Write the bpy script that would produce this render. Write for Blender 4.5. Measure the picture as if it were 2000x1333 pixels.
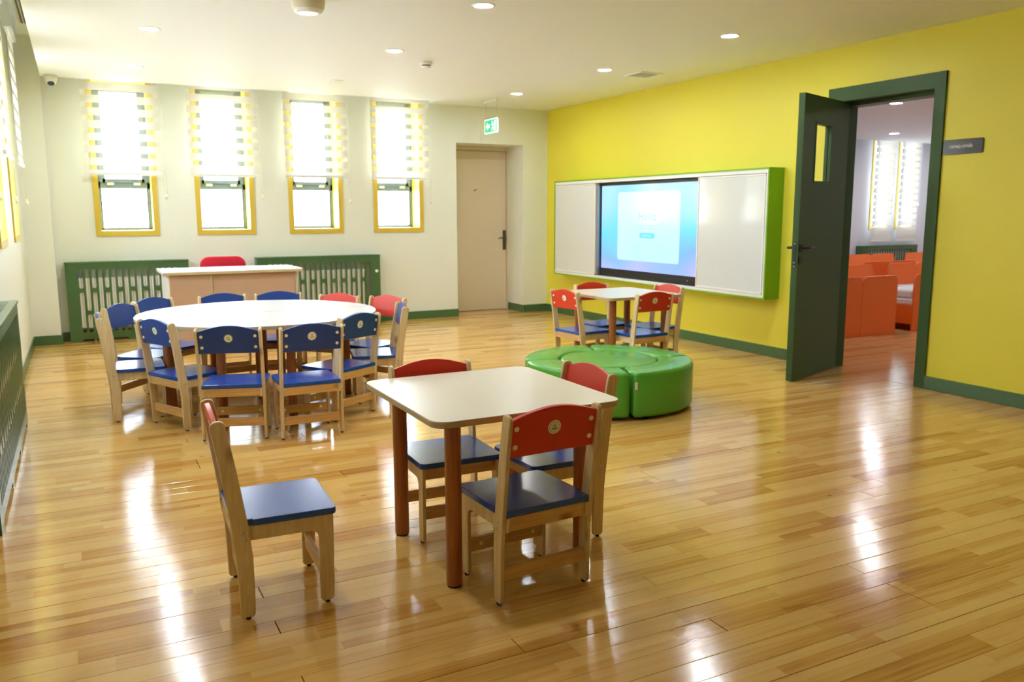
import bpy, bmesh, math, random
from mathutils import Vector, Matrix
random.seed(7)
for o in list(bpy.data.objects): bpy.data.objects.remove(o)
SC = bpy.context.scene
COL = SC.collection
# ------------------------------------------------------------------ camera, sky, exposure
cam = bpy.data.cameras.new('camera'); CAM = bpy.data.objects.new('camera', cam); COL.objects.link(CAM)
cam.sensor_width = 36.0; cam.lens = 1622.667 * 36.0 / 2000.0; cam.clip_start = 0.05; cam.clip_end = 200
_yaw, _pit, _rol = 0.47790, -0.15345, -0.00245
_f = Vector((math.sin(_yaw) * math.cos(_pit), math.cos(_yaw) * math.cos(_pit), math.sin(_pit)))
_r = Vector((math.cos(_yaw), -math.sin(_yaw), 0)); _u = _r.cross(_f)
_r2 = _r * math.cos(_rol) + _u * math.sin(_rol); _u2 = -_r * math.sin(_rol) + _u * math.cos(_rol)
M = Matrix((( _r2.x, _u2.x, -_f.x, -5.296), (_r2.y, _u2.y, -_f.y, -9.250), (_r2.z, _u2.z, -_f.z, 1.25), (0, 0, 0, 1)))
CAM.matrix_world = M
SC.camera = CAM
cam.dof.use_dof = True; cam.dof.focus_distance = 3.0; cam.dof.aperture_fstop = 5.0

world = bpy.data.worlds.new('overcast_sky'); SC.world = world; world.use_nodes = True
_n = world.node_tree.nodes; _l = world.node_tree.links
_bg = _n['Background']; _bg.inputs['Strength'].default_value = 9.8
_tc = _n.new('ShaderNodeTexCoord'); _sp = _n.new('ShaderNodeSeparateXYZ'); _rp = _n.new('ShaderNodeValToRGB')
_mr = _n.new('ShaderNodeMapRange'); _mr.inputs[1].default_value = -0.3; _mr.inputs[2].default_value = 0.6
_l.new(_tc.outputs['Generated'], _sp.inputs[0]); _l.new(_sp.outputs['Z'], _mr.inputs[0]); _l.new(_mr.outputs[0], _rp.inputs[0])
_rp.color_ramp.elements[0].color = (0.60, 0.64, 0.66, 1); _rp.color_ramp.elements[1].color = (0.78, 0.94, 1.12, 1)
_l.new(_rp.outputs[0], _bg.inputs['Color'])

SC.view_settings.view_transform = 'Standard'; SC.view_settings.look = 'None'
SC.view_settings.exposure = 1.48; SC.view_settings.gamma = 1.0; SC.view_settings.use_curve_mapping = False
DOWNLIGHT = 150.0
try:
    cy = SC.cycles
    cy.use_denoising = True; cy.max_bounces = 14; cy.diffuse_bounces = 8; cy.glossy_bounces = 5
    cy.transmission_bounces = 8; cy.transparent_max_bounces = 16; cy.sample_clamp_indirect = 8.0
    cy.caustics_reflective = False; cy.caustics_refractive = False
except Exception: pass

# ------------------------------------------------------------------ helpers
def lin(r, g, b):
    f = lambda c: c / 12.92 if c <= 0.04045 else ((c + 0.055) / 1.055) ** 2.4
    return (f(r / 255), f(g / 255), f(b / 255), 1)

def mat(name, col, rough=0.5, metal=0.0, spec=0.5, coat=0.0, coat_rough=0.05, emit=None, estr=0.0, bump=0.0, bscale=200, vary=0.0):
    m = bpy.data.materials.new(name); m.use_nodes = True
    nt = m.node_tree; p = nt.nodes['Principled BSDF']
    p.inputs['Base Color'].default_value = col; p.inputs['Roughness'].default_value = rough
    p.inputs['Metallic'].default_value = metal; p.inputs['Specular IOR Level'].default_value = spec
    p.inputs['Coat Weight'].default_value = coat; p.inputs['Coat Roughness'].default_value = coat_rough
    if emit: p.inputs['Emission Color'].default_value = emit; p.inputs['Emission Strength'].default_value = estr
    if bump or vary:
        g = nt.nodes.new('ShaderNodeNewGeometry'); nz = nt.nodes.new('ShaderNodeTexNoise'); nz.inputs['Scale'].default_value = bscale
        nz.inputs['Detail'].default_value = 3
        nt.links.new(g.outputs['Position'], nz.inputs['Vector'])
        if bump:
            b = nt.nodes.new('ShaderNodeBump'); b.inputs['Strength'].default_value = bump; b.inputs['Distance'].default_value = 0.002
            nt.links.new(nz.outputs['Fac'], b.inputs['Height']); nt.links.new(b.outputs['Normal'], p.inputs['Normal'])
        if vary:
            n2 = nt.nodes.new('ShaderNodeTexNoise'); n2.inputs['Scale'].default_value = 2.3; n2.inputs['Detail'].default_value = 4
            nt.links.new(g.outputs['Position'], n2.inputs['Vector'])
            mx = nt.nodes.new('ShaderNodeMix'); mx.data_type = 'RGBA'
            mx.inputs['A'].default_value = tuple(c * (1 - vary) for c in col[:3]) + (1,)
            mx.inputs['B'].default_value = tuple(min(1, c * (1 + vary)) for c in col[:3]) + (1,)
            nt.links.new(n2.outputs['Fac'], mx.inputs['Factor']); nt.links.new(mx.outputs['Result'], p.inputs['Base Color'])
    return m

def node(nt, t, **kw):
    n = nt.nodes.new(t)
    for k, v in kw.items(): setattr(n, k, v)
    return n

def math_node(nt, op, a, b=None):
    n = nt.nodes.new('ShaderNodeMath'); n.operation = op
    for i, v in enumerate((a, b)):
        if v is None: continue
        if isinstance(v, (int, float)): n.inputs[i].default_value = v
        else: nt.links.new(v, n.inputs[i])
    return n.outputs[0]

def floor_material(name, light, mid, dark, cell=0.58):
    """lacquered pine boards: each board is made of finger-jointed lamellas running along x"""
    m = bpy.data.materials.new(name); m.use_nodes = True; nt = m.node_tree; p = nt.nodes['Principled BSDF']
    g = node(nt, 'ShaderNodeNewGeometry'); s = node(nt, 'ShaderNodeSeparateXYZ'); nt.links.new(g.outputs['Position'], s.inputs[0])
    X, Y = s.outputs['X'], s.outputs['Y']
    yb = math_node(nt, 'MULTIPLY', math_node(nt, 'ADD', Y, 7.818 + 0.0876 * 43), 1 / 0.0876)
    brd = math_node(nt, 'FLOOR', yb); fr = math_node(nt, 'SUBTRACT', yb, brd)
    w0 = node(nt, 'ShaderNodeTexWhiteNoise', noise_dimensions='1D'); nt.links.new(math_node(nt, 'ADD', brd, 0.37), w0.inputs['W'])
    split = math_node(nt, 'ADD', math_node(nt, 'MULTIPLY', math_node(nt, 'GREATER_THAN', w0.outputs['Value'], 0.45), 0.62), 0.001)
    half = math_node(nt, 'LESS_THAN', fr, math_node(nt, 'MULTIPLY', split, math_node(nt, 'ADD', 0.5, math_node(nt, 'MULTIPLY', w0.outputs['Value'], 0.5))))
    row = math_node(nt, 'ADD', math_node(nt, 'MULTIPLY', brd, 2.0), half)
    w1 = node(nt, 'ShaderNodeTexWhiteNoise', noise_dimensions='1D'); nt.links.new(row, w1.inputs['W'])
    xo = math_node(nt, 'ADD', math_node(nt, 'MULTIPLY', X, 1 / cell), math_node(nt, 'MULTIPLY', w1.outputs['Value'], 37.0))
    # uneven lamella lengths
    wob = math_node(nt, 'MULTIPLY', math_node(nt, 'SINE', math_node(nt, 'MULTIPLY', xo, 2.1)), 0.33)
    cid = math_node(nt, 'FLOOR', math_node(nt, 'ADD', xo, wob))
    w2 = node(nt, 'ShaderNodeTexWhiteNoise', noise_dimensions='2D')
    cv = node(nt, 'ShaderNodeCombineXYZ'); nt.links.new(cid, cv.inputs[0]); nt.links.new(row, cv.inputs[1]); nt.links.new(cv.outputs[0], w2.inputs['Vector'])
    tone = w2.outputs['Value']
    # grain: streaks along x, shifted per lamella
    gv = node(nt, 'ShaderNodeCombineXYZ')
    nt.links.new(math_node(nt, 'MULTIPLY', X, 2.2), gv.inputs[0])
    nt.links.new(math_node(nt, 'MULTIPLY', Y, 55.0), gv.inputs[1])
    nt.links.new(math_node(nt, 'MULTIPLY', tone, 91.0), gv.inputs[2])
    gn = node(nt, 'ShaderNodeTexNoise'); gn.inputs['Scale'].default_value = 1.0; gn.inputs['Detail'].default_value = 5; gn.inputs['Distortion'].default_value = 0.9
    nt.links.new(gv.outputs[0], gn.inputs['Vector'])
    fv = node(nt, 'ShaderNodeCombineXYZ')
    nt.links.new(math_node(nt, 'MULTIPLY', X, 6.0), fv.inputs[0]); nt.links.new(math_node(nt, 'MULTIPLY', Y, 260.0), fv.inputs[1]); nt.links.new(tone, fv.inputs[2])
    fn = node(nt, 'ShaderNodeTexNoise'); fn.inputs['Scale'].default_value = 1.0; fn.inputs['Detail'].default_value = 3
    nt.links.new(fv.outputs[0], fn.inputs['Vector'])
    t1 = math_node(nt, 'ADD', math_node(nt, 'MULTIPLY', tone, 0.80), math_node(nt, 'MULTIPLY', math_node(nt, 'SUBTRACT', gn.outputs['Fac'], 0.5), 1.0))
    t2 = math_node(nt, 'ADD', t1, math_node(nt, 'MULTIPLY', math_node(nt, 'SUBTRACT', fn.outputs['Fac'], 0.5), 0.30))
    oi = node(nt, 'ShaderNodeObjectInfo')
    t3 = math_node(nt, 'ADD', t2, math_node(nt, 'MULTIPLY', math_node(nt, 'SUBTRACT', oi.outputs['Random'], 0.5), 0.20))
    r = node(nt, 'ShaderNodeValToRGB'); e = r.color_ramp.elements
    e[0].position = 0.0; e[0].color = light; e[1].position = 1.0; e[1].color = dark
    k = e.new(0.42); k.color = tuple((a * 0.55 + b * 0.45) for a, b in zip(light, mid)); k = e.new(0.68); k.color = mid
    nt.links.new(t3, r.inputs[0])
    # knots
    vo = node(nt, 'ShaderNodeTexVoronoi'); vo.inputs['Scale'].default_value = 1.0
    kv = node(nt, 'ShaderNodeCombineXYZ'); nt.links.new(math_node(nt, 'MULTIPLY', X, 2.4), kv.inputs[0]); nt.links.new(math_node(nt, 'MULTIPLY', Y, 4.2), kv.inputs[1])
    nt.links.new(kv.outputs[0], vo.inputs['Vector'])
    kr = node(nt, 'ShaderNodeValToRGB'); kr.color_ramp.elements[0].position = 0.018; kr.color_ramp.elements[1].position = 0.045
    kr.color_ramp.elements[0].color = (0.35, 0.35, 0.35, 1); kr.color_ramp.elements[1].color = (1, 1, 1, 1)
    nt.links.new(vo.outputs['Distance'], kr.inputs[0])
    mx = node(nt, 'ShaderNodeMix', data_type='RGBA', blend_type='MULTIPLY'); mx.inputs['Factor'].default_value = 0.8
    nt.links.new(r.outputs[0], mx.inputs['A']); nt.links.new(kr.outputs[0], mx.inputs['B'])
    nt.links.new(mx.outputs['Result'], p.inputs['Base Color'])
    # varnish: glossy, slightly wavy, with open-grain ripples along the boards
    p.inputs['Roughness'].default_value = 0.12; p.inputs['Specular IOR Level'].default_value = 0.60
    wv = node(nt, 'ShaderNodeTexNoise'); wv.inputs['Scale'].default_value = 7.0; wv.inputs['Detail'].default_value = 2
    nt.links.new(g.outputs['Position'], wv.inputs['Vector'])
    h = math_node(nt, 'ADD', math_node(nt, 'MULTIPLY', wv.outputs['Fac'], 1.0), math_node(nt, 'MULTIPLY', fn.outputs['Fac'], 0.42))
    b = node(nt, 'ShaderNodeBump'); b.inputs['Strength'].default_value = 0.30; b.inputs['Distance'].default_value = 0.002
    nt.links.new(h, b.inputs['Height']); nt.links.new(b.outputs['Normal'], p.inputs['Normal'])
    return m

def wood_material(name, light, dark, axis, scale=1.0, rough=0.42, ply=None, coord='Object', knots=True):
    m = bpy.data.materials.new(name); m.use_nodes = True; nt = m.node_tree; p = nt.nodes['Principled BSDF']
    tc = node(nt, 'ShaderNodeTexCoord'); mp = node(nt, 'ShaderNodeMapping')
    sc = [60 * scale] * 3; sc[axis] = 4 * scale; mp.inputs['Scale'].default_value = sc
    oi = node(nt, 'ShaderNodeObjectInfo'); ad = node(nt, 'ShaderNodeVectorMath', operation='ADD')
    cm = node(nt, 'ShaderNodeCombineXYZ')
    for i in range(3): nt.links.new(math_node(nt, 'MULTIPLY', oi.outputs['Random'], 13.0 + 7 * i), cm.inputs[i])
    nt.links.new(tc.outputs[coord], mp.inputs[0]); nt.links.new(mp.outputs[0], ad.inputs[0]); nt.links.new(cm.outputs[0], ad.inputs[1])
    nz = node(nt, 'ShaderNodeTexNoise'); nz.inputs['Scale'].default_value = 1.0; nz.inputs['Detail'].default_value = 4; nz.inputs['Distortion'].default_value = 1.4
    nt.links.new(ad.outputs[0], nz.inputs['Vector'])
    r = node(nt, 'ShaderNodeValToRGB'); r.color_ramp.elements[0].position = 0.3; r.color_ramp.elements[0].color = light
    r.color_ramp.elements[1].position = 0.75; r.color_ramp.elements[1].color = dark
    nt.links.new(nz.outputs['Fac'], r.inputs[0]); out = r.outputs[0]
    if knots:
        a2 = node(nt, 'ShaderNodeVectorMath', operation='ADD'); nt.links.new(tc.outputs[coord], a2.inputs[0]); nt.links.new(cm.outputs[0], a2.inputs[1])
        m2 = node(nt, 'ShaderNodeMapping'); s2 = [9.0] * 3; s2[axis] = 5.0; m2.inputs['Scale'].default_value = s2; nt.links.new(a2.outputs[0], m2.inputs[0])
        vo = node(nt, 'ShaderNodeTexVoronoi'); vo.inputs['Scale'].default_value = 0.8; nt.links.new(m2.outputs[0], vo.inputs['Vector'])
        kr = node(nt, 'ShaderNodeValToRGB'); kr.color_ramp.elements[0].position = 0.05; kr.color_ramp.elements[1].position = 0.16
        kr.color_ramp.elements[0].color = (0.42, 0.30, 0.2, 1); kr.color_ramp.elements[1].color = (1, 1, 1, 1)
        nt.links.new(vo.outputs['Distance'], kr.inputs[0])
        mx = node(nt, 'ShaderNodeMix', data_type='RGBA', blend_type='MULTIPLY'); mx.inputs['Factor'].default_value = 1.0
        nt.links.new(out, mx.inputs['A']); nt.links.new(kr.outputs[0], mx.inputs['B']); out = mx.outputs['Result']
    if ply:
        s = node(nt, 'ShaderNodeSeparateXYZ'); nt.links.new(tc.outputs[coord], s.inputs[0])
        sn = math_node(nt, 'SINE', math_node(nt, 'MULTIPLY', s.outputs['X'], 2 * math.pi / ply))
        st = math_node(nt, 'GREATER_THAN', sn, 0.35)
        ge = node(nt, 'ShaderNodeNewGeometry')
        tn = node(nt, 'ShaderNodeVectorTransform', vector_type='NORMAL', convert_from='WORLD', convert_to='OBJECT'); nt.links.new(ge.outputs['True Normal'], tn.inputs[0])
        s2 = node(nt, 'ShaderNodeSeparateXYZ'); nt.links.new(tn.outputs[0], s2.inputs[0])
        edge = math_node(nt, 'LESS_THAN', math_node(nt, 'ABSOLUTE', s2.outputs['X']), 0.5)
        fac = math_node(nt, 'MULTIPLY', math_node(nt, 'MULTIPLY', st, edge), 0.5)
        mx = node(nt, 'ShaderNodeMix', data_type='RGBA'); nt.links.new(fac, mx.inputs['Factor']); nt.links.new(out, mx.inputs['A'])
        mx.inputs['B'].default_value = tuple(c * 0.45 for c in dark[:3]) + (1,); out = mx.outputs['Result']
    nt.links.new(out, p.inputs['Base Color']); p.inputs['Roughness'].default_value = rough
    return m

def clear_glass(name, tint=(1, 1, 1, 1), refl=0.06):
    m = bpy.data.materials.new(name); m.use_nodes = True; nt = m.node_tree
    nt.nodes.remove(nt.nodes['Principled BSDF']); out = nt.nodes['Material Output']
    t = node(nt, 'ShaderNodeBsdfTransparent'); t.inputs[0].default_value = tint
    g = node(nt, 'ShaderNodeBsdfGlossy'); g.inputs['Roughness'].default_value = 0.02
    fr = node(nt, 'ShaderNodeFresnel'); fr.inputs[0].default_value = 1.45
    ge = node(nt, 'ShaderNodeNewGeometry'); mx = node(nt, 'ShaderNodeMixShader'); nt.links.new(math_node(nt, 'MULTIPLY', fr.outputs[0], math_node(nt, 'SUBTRACT', 1.0, ge.outputs['Backfacing'])), mx.inputs[0]); nt.links.new(t.outputs[0], mx.inputs[1]); nt.links.new(g.outputs[0], mx.inputs[2])
    nt.links.new(mx.outputs[0], out.inputs[0]); return m

def fabric_sheer(name, col, transp, transl):
    m = bpy.data.materials.new(name); m.use_nodes = True; nt = m.node_tree
    nt.nodes.remove(nt.nodes['Principled BSDF']); out = nt.nodes['Material Output']
    d = node(nt, 'ShaderNodeBsdfDiffuse'); d.inputs[0].default_value = col
    tl = node(nt, 'ShaderNodeBsdfTranslucent'); tl.inputs[0].default_value = col
    tp = node(nt, 'ShaderNodeBsdfTransparent')
    g = node(nt, 'ShaderNodeNewGeometry'); wv = node(nt, 'ShaderNodeTexNoise'); wv.inputs['Scale'].default_value = 400
    nt.links.new(g.outputs['Position'], wv.inputs['Vector'])
    a = node(nt, 'ShaderNodeMixShader'); a.inputs[0].default_value = transl
    b = node(nt, 'ShaderNodeMixShader')
    nt.links.new(math_node(nt, 'ADD', math_node(nt, 'MULTIPLY', math_node(nt, 'SUBTRACT', wv.outputs['Fac'], 0.5), 0.1), transp), b.inputs[0])
    nt.links.new(d.outputs[0], a.inputs[1]); nt.links.new(tl.outputs[0], a.inputs[2])
    nt.links.new(a.outputs[0], b.inputs[1]); nt.links.new(tp.outputs[0], b.inputs[2]); nt.links.new(b.outputs[0], out.inputs[0])
    return m

# ---- mesh building
def box(bm, x0, x1, y0, y1, z0, z1, bev=0.0):
    if x0 > x1: x0, x1 = x1, x0
    if y0 > y1: y0, y1 = y1, y0
    if z0 > z1: z0, z1 = z1, z0
    v = [bm.verts.new((x, y, z)) for z in (z0, z1) for y in (y0, y1) for x in (x0, x1)]
    fs = [bm.faces.new([v[i] for i in q]) for q in ((0, 2, 3, 1), (4, 5, 7, 6), (0, 1, 5, 4), (2, 6, 7, 3), (0, 4, 6, 2), (1, 3, 7, 5))]
    if bev:
        es = {e for f in fs for e in f.edges}
        bmesh.ops.bevel(bm, geom=list(es), offset=bev, segments=2, profile=0.5, affect='EDGES')

def cyl(bm, p0, p1, r, seg=16, r2=None, bev=0.0):
    p0, p1 = Vector(p0), Vector(p1); d = p1 - p0; L = d.length
    q = Vector((0, 0, 1)).rotation_difference(d.normalized()); r2 = r if r2 is None else r2
    a = [bm.verts.new(p0 + q @ Vector((r * math.cos(t), r * math.sin(t), 0))) for t in [2 * math.pi * i / seg for i in range(seg)]]
    b = [bm.verts.new(p0 + q @ Vector((r2 * math.cos(t), r2 * math.sin(t), L))) for t in [2 * math.pi * i / seg for i in range(seg)]]
    for i in range(seg): bm.faces.new((a[i], a[(i + 1) % seg], b[(i + 1) % seg], b[i])).smooth = True
    bm.faces.new(a[::-1]); bm.faces.new(b)

def lathe(bm, prof, c=(0, 0, 0), seg=32):
    rings = []
    for r, z in prof:
        rings.append([bm.verts.new((c[0] + r * math.cos(2 * math.pi * i / seg), c[1] + r * math.sin(2 * math.pi * i / seg), c[2] + z)) for i in range(seg)] if r > 1e-6 else [bm.verts.new((c[0], c[1], c[2] + z))])
    for A, B in zip(rings, rings[1:]):
        for i in range(seg):
            j = (i + 1) % seg
            if len(A) == 1 and len(B) == 1: continue
            if len(A) == 1: f = bm.faces.new((A[0], B[j], B[i]))
            elif len(B) == 1: f = bm.faces.new((A[i], A[j], B[0]))
            else: f = bm.faces.new((A[i], A[j], B[j], B[i]))
            f.smooth = True

def prism(bm, poly, t0, t1, axis='z', bev=0.0, seg=1):
    """extrude a 2-D outline; axis z: (x,y), axis x: (y,z), axis y: (x,z)"""
    mk = {'z': lambda a, b, t: (a, b, t), 'x': lambda a, b, t: (t, a, b), 'y': lambda a, b, t: (a, t, b)}[axis]
    A = [bm.verts.new(mk(a, b, t0)) for a, b in poly]; B = [bm.verts.new(mk(a, b, t1)) for a, b in poly]
    n = len(poly); fs = [bm.faces.new(A), bm.faces.new(B)]
    for i in range(n): fs.append(bm.faces.new((A[i], A[(i + 1) % n], B[(i + 1) % n], B[i])))
    bmesh.ops.recalc_face_normals(bm, faces=fs)
    if bev:
        es = [e for f in fs[:2] for e in f.edges]
        bmesh.ops.bevel(bm, geom=es, offset=bev, segments=seg, profile=0.5, affect='EDGES')

def rrect(x0, x1, y0, y1, r, n=5, which=(1, 1, 1, 1)):
    """rounded rectangle outline, counter-clockwise from lower left; which = corners ll, lr, ur, ul"""
    P = []
    for (cx, cy, a0, on) in ((x0 + r, y0 + r, 180, which[0]), (x1 - r, y0 + r, 270, which[1]), (x1 - r, y1 - r, 0, which[2]), (x0 + r, y1 - r, 90, which[3])):
        if on:
            for i in range(n + 1):
                t = math.radians(a0 + 90 * i / n); P.append((cx + r * math.cos(t), cy + r * math.sin(t)))
        else:
            t = math.radians(a0 + 45); P.append((cx + r * math.copysign(1, math.cos(t)), cy + r * math.copysign(1, math.sin(t))))
    return P

def done(name, bm, m, parent=None, loc=None, normals=True):
    if normals: bmesh.ops.recalc_face_normals(bm, faces=bm.faces[:])
    me = bpy.data.meshes.new(name); bm.to_mesh(me); bm.free()
    return link(name, me, m, parent, loc)

def link(name, me, m, parent=None, loc=None):
    o = bpy.data.objects.new(name, me); COL.objects.link(o)
    if m is not None and not me.materials: me.materials.append(m)
    if parent: o.parent = parent
    if loc: o.location = loc
    return o

def one(name, fn, m, parent=None, **kw):
    bm = bmesh.new(); fn(bm); return done(name, bm, m, parent, **kw)

def bx(name, dims, m, parent=None, bev=0.0, **kw):
    bm = bmesh.new(); box(bm, *dims, bev=bev); return done(name, bm, m, parent, **kw)

def tag(o, label, cat, group=None, kind=None):
    o['label'] = label; o['category'] = cat
    if group: o['group'] = group
    if kind: o['kind'] = kind
    return o

def thing(name, label, cat, loc=(0, 0, 0), rz=0.0, group=None, kind=None):
    o = bpy.data.objects.new(name, None); COL.objects.link(o); o.empty_display_size = 0.1
    o.location = loc; o.rotation_euler = (0, 0, rz); return tag(o, label, cat, group, kind)

def curve_mesh(splines, depth):
    """flat sheet with holes: outlines in the xy plane, extruded to +-depth/2 along z"""
    cu = bpy.data.curves.new('outline', 'CURVE'); cu.dimensions = '2D'; cu.fill_mode = 'BOTH'; cu.extrude = depth / 2
    for s in splines:
        sp = cu.splines.new('POLY'); sp.points.add(len(s) - 1); sp.use_cyclic_u = True
        for q, (a, b) in zip(sp.points, s): q.co = (a, b, 0, 1)
    o = bpy.data.objects.new('outline', cu); COL.objects.link(o)
    me = bpy.data.meshes.new_from_object(o.evaluated_get(bpy.context.evaluated_depsgraph_get()))
    bpy.data.objects.remove(o); bpy.data.curves.remove(cu); return me

def text_mesh(s, size, depth=0.0005, bold=False, spacing=1.0):
    cu = bpy.data.curves.new('lettering', 'FONT'); cu.body = s; cu.size = size; cu.extrude = depth; cu.align_x = 'CENTER'; cu.align_y = 'CENTER'
    cu.space_character = spacing
    if bold: cu.offset = size * 0.015
    o = bpy.data.objects.new('lettering', cu); COL.objects.link(o)
    me = bpy.data.meshes.new_from_object(o.evaluated_get(bpy.context.evaluated_depsgraph_get()))
    bpy.data.objects.remove(o); bpy.data.curves.remove(cu); return me

def xf(me, mtx): me.transform(mtx); return me

def copy_tree(o, parent=None):
    c = o.copy(); COL.objects.link(c)
    if parent is not None: c.parent = parent
    for ch in list(o.children): copy_tree(ch, c)
    return c

def frame_quads(bm, L, H, t, holes, place):
    """wall sheet L x H with rectangular holes, thickness t; place(u, v, w) -> xyz"""
    us = sorted({0, L} | {a for h in holes for a in h[:2]}); vs = sorted({0, H} | {a for h in holes for a in h[2:]})
    inh = lambda u, v: any(h[0] < u < h[1] and h[2] < v < h[3] for h in holes)
    V = {}
    def vt(i, j, k):
        if (i, j, k) not in V: V[(i, j, k)] = bm.verts.new(place(us[i], vs[j], t * k))
        return V[(i, j, k)]
    nu, nv = len(us) - 1, len(vs) - 1
    solid = lambda i, j: 0 <= i < nu and 0 <= j < nv and not inh((us[i] + us[i + 1]) / 2, (vs[j] + vs[j + 1]) / 2)
    for i in range(nu):
        for j in range(nv):
            if not solid(i, j): continue
            for k in (0, 1): bm.faces.new([vt(i, j, k), vt(i + 1, j, k), vt(i + 1, j + 1, k), vt(i, j + 1, k)])
            for (di, dj, a, b) in ((-1, 0, (i, j), (i, j + 1)), (1, 0, (i + 1, j), (i + 1, j + 1)), (0, -1, (i, j), (i + 1, j)), (0, 1, (i, j + 1), (i + 1, j + 1))):
                if not solid(i + di, j + dj): bm.faces.new([vt(*a, 0), vt(*b, 0), vt(*b, 1), vt(*a, 1)])

# ------------------------------------------------------------------ materials
WALL = mat('cream_paint', (0.765, 0.785, 0.70, 1), 0.55, bump=0.06, bscale=260)
YELLOW = mat('yellow_paint', (0.78, 0.69, 0.055, 1), 0.5, bump=0.08, bscale=230)
GREYW = mat('lilac_grey_paint', (0.66, 0.69, 0.75, 1), 0.6, bump=0.05, bscale=230)
CEIL = mat('ceiling_paint', (0.85, 0.88, 0.90, 1), 0.7)
GREEN = mat('green_painted_board', lin(72, 106, 66), 0.27, bump=0.05, bscale=300)
TRIMY = mat('yellow_trim_shaded', (0.66, 0.47, 0.05, 1), 0.45)  # same yellow as the reveal, with its shade put into the colour
REVEAL = mat('yellow_reveal_lit', (0.82, 0.70, 0.10, 1), 0.55)  # same yellow as the trim, with window light put into the colour
ALU = mat('blue_grey_aluminium', lin(112, 128, 148), 0.45, spec=0.4)
DARKSEAL = mat('black_gasket', (0.02, 0.022, 0.02, 1), 0.6)
GLASS = clear_glass('window_glass')
WHITE = mat('white_plastic', (0.80, 0.80, 0.79, 1), 0.35)
WHITEM = mat('white_laminate', (0.78, 0.77, 0.76, 1), 0.28, vary=0.02)
TABLETOP = mat('cream_laminate', (0.70, 0.63, 0.52, 1), 0.30, vary=0.03, bump=0.03, bscale=600)
ROUNDTOP = mat('pale_laminate', (0.56, 0.56, 0.57, 1), 0.27, vary=0.02)
EDGE = mat('beige_edging', lin(188, 172, 135), 0.45)
OPAQUE = fabric_sheer('woven_blind_band', (0.86, 0.85, 0.80, 1), 0.11, 0.20)
SHEER = fabric_sheer('sheer_blind_band', (0.88, 0.88, 0.86, 1), 0.90, 0.1)
RADW = mat('radiator_enamel', (0.84, 0.83, 0.79, 1), 0.35)
BIRCH = wood_material('birch_plywood', lin(234, 212, 166), lin(212, 182, 132), 2, 1.0, 0.40, ply=0.0042)
RAILW = wood_material('pine_rail', lin(222, 184, 120), lin(194, 146, 86), 0, 1.0, 0.42)
LEGW = wood_material('brown_beech_leg', lin(176, 108, 54), lin(142, 80, 36), 2, 0.8, 0.35, knots=False)
BLUE = mat('blue_laminate', lin(24, 78, 172), 0.20, spec=0.6, vary=0.06, bump=0.02, bscale=500)
NAVY = mat('blue_paint', lin(24, 62, 138), 0.40, bump=0.02, bscale=400)
RED = mat('red_paint', lin(212, 54, 36), 0.33, vary=0.03, bump=0.02, bscale=400)
PLUG = mat('cream_plug', lin(246, 238, 206), 0.5)
STICK = mat('sticker_paper', lin(246, 243, 228), 0.5)
INK = mat('sticker_ink', lin(110, 112, 96), 0.6)
INKG = mat('green_ink', lin(110, 150, 70), 0.6)
STEEL = mat('zinc_bolt', (0.62, 0.62, 0.58, 1), 0.3, metal=1.0)
DARK = mat('black_plastic', (0.010, 0.010, 0.011, 1), 0.42)
GLIDE = mat('brown_glide', (0.06, 0.045, 0.03, 1), 0.6)
VINYL = mat('green_vinyl', (0.085, 0.37, 0.04, 1), 0.27, spec=0.5, bump=0.12, bscale=90, vary=0.05)
LIME = mat('lime_green_board', (0.20, 0.42, 0.01, 1), 0.42)
BOARD = mat('whiteboard_enamel', (0.68, 0.70, 0.71, 1), 0.10, spec=0.5)
ALUW = mat('white_aluminium', (0.80, 0.80, 0.80, 1), 0.35)
ALUG = mat('grey_aluminium', (0.45, 0.47, 0.5, 1), 0.3, metal=0.8)
DOORB = mat('beige_door', (0.68, 0.58, 0.43, 1), 0.5, vary=0.02)
BRONZE = mat('bronze_metal', lin(92, 84, 62), 0.4, metal=0.6)
ORANGE = mat('orange_board', lin(238, 112, 40), 0.40, vary=0.03)
MATT = mat('white_cotton', (0.82, 0.82, 0.84, 1), 0.9, bump=0.2, bscale=300)
PLYB = mat('bare_plywood', lin(196, 160, 120), 0.5)
DESKP = mat('peach_desk_panel', lin(184, 154, 130), 0.45, vary=0.03)
REDF = mat('red_upholstery', lin(196, 22, 48), 0.85, bump=0.3, bscale=500)
BEIGEP = mat('beige_plastic', lin(214, 204, 176), 0.4)
LAMP = mat('led_diffuser', (1, 1, 1, 1), 0.5, emit=(0.90, 0.97, 1.0, 1), estr=DOWNLIGHT)
SIGN = mat('grey_acrylic', (0.05, 0.05, 0.05, 1), 0.14, spec=0.4)
SIGNT = mat('silver_letters', (0.9, 0.9, 0.88, 1), 0.6)
PLANK = floor_material('lacquered_pine', (0.72, 0.455, 0.15, 1), (0.58, 0.30, 0.068, 1), (0.40, 0.165, 0.03, 1))
PLANK2 = floor_material('lacquered_pine_bed_bounce', (0.68, 0.40, 0.17, 1), (0.56, 0.27, 0.085, 1), (0.36, 0.14, 0.035, 1))  # same pine; orange reflected from the beds is put into the colour
GAP = mat('dark_floor_gap', (0.10, 0.055, 0.025, 1), 0.8)
SHADOWB = mat('dark_cavity', (0.03, 0.03, 0.03, 1), 0.9)

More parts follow.
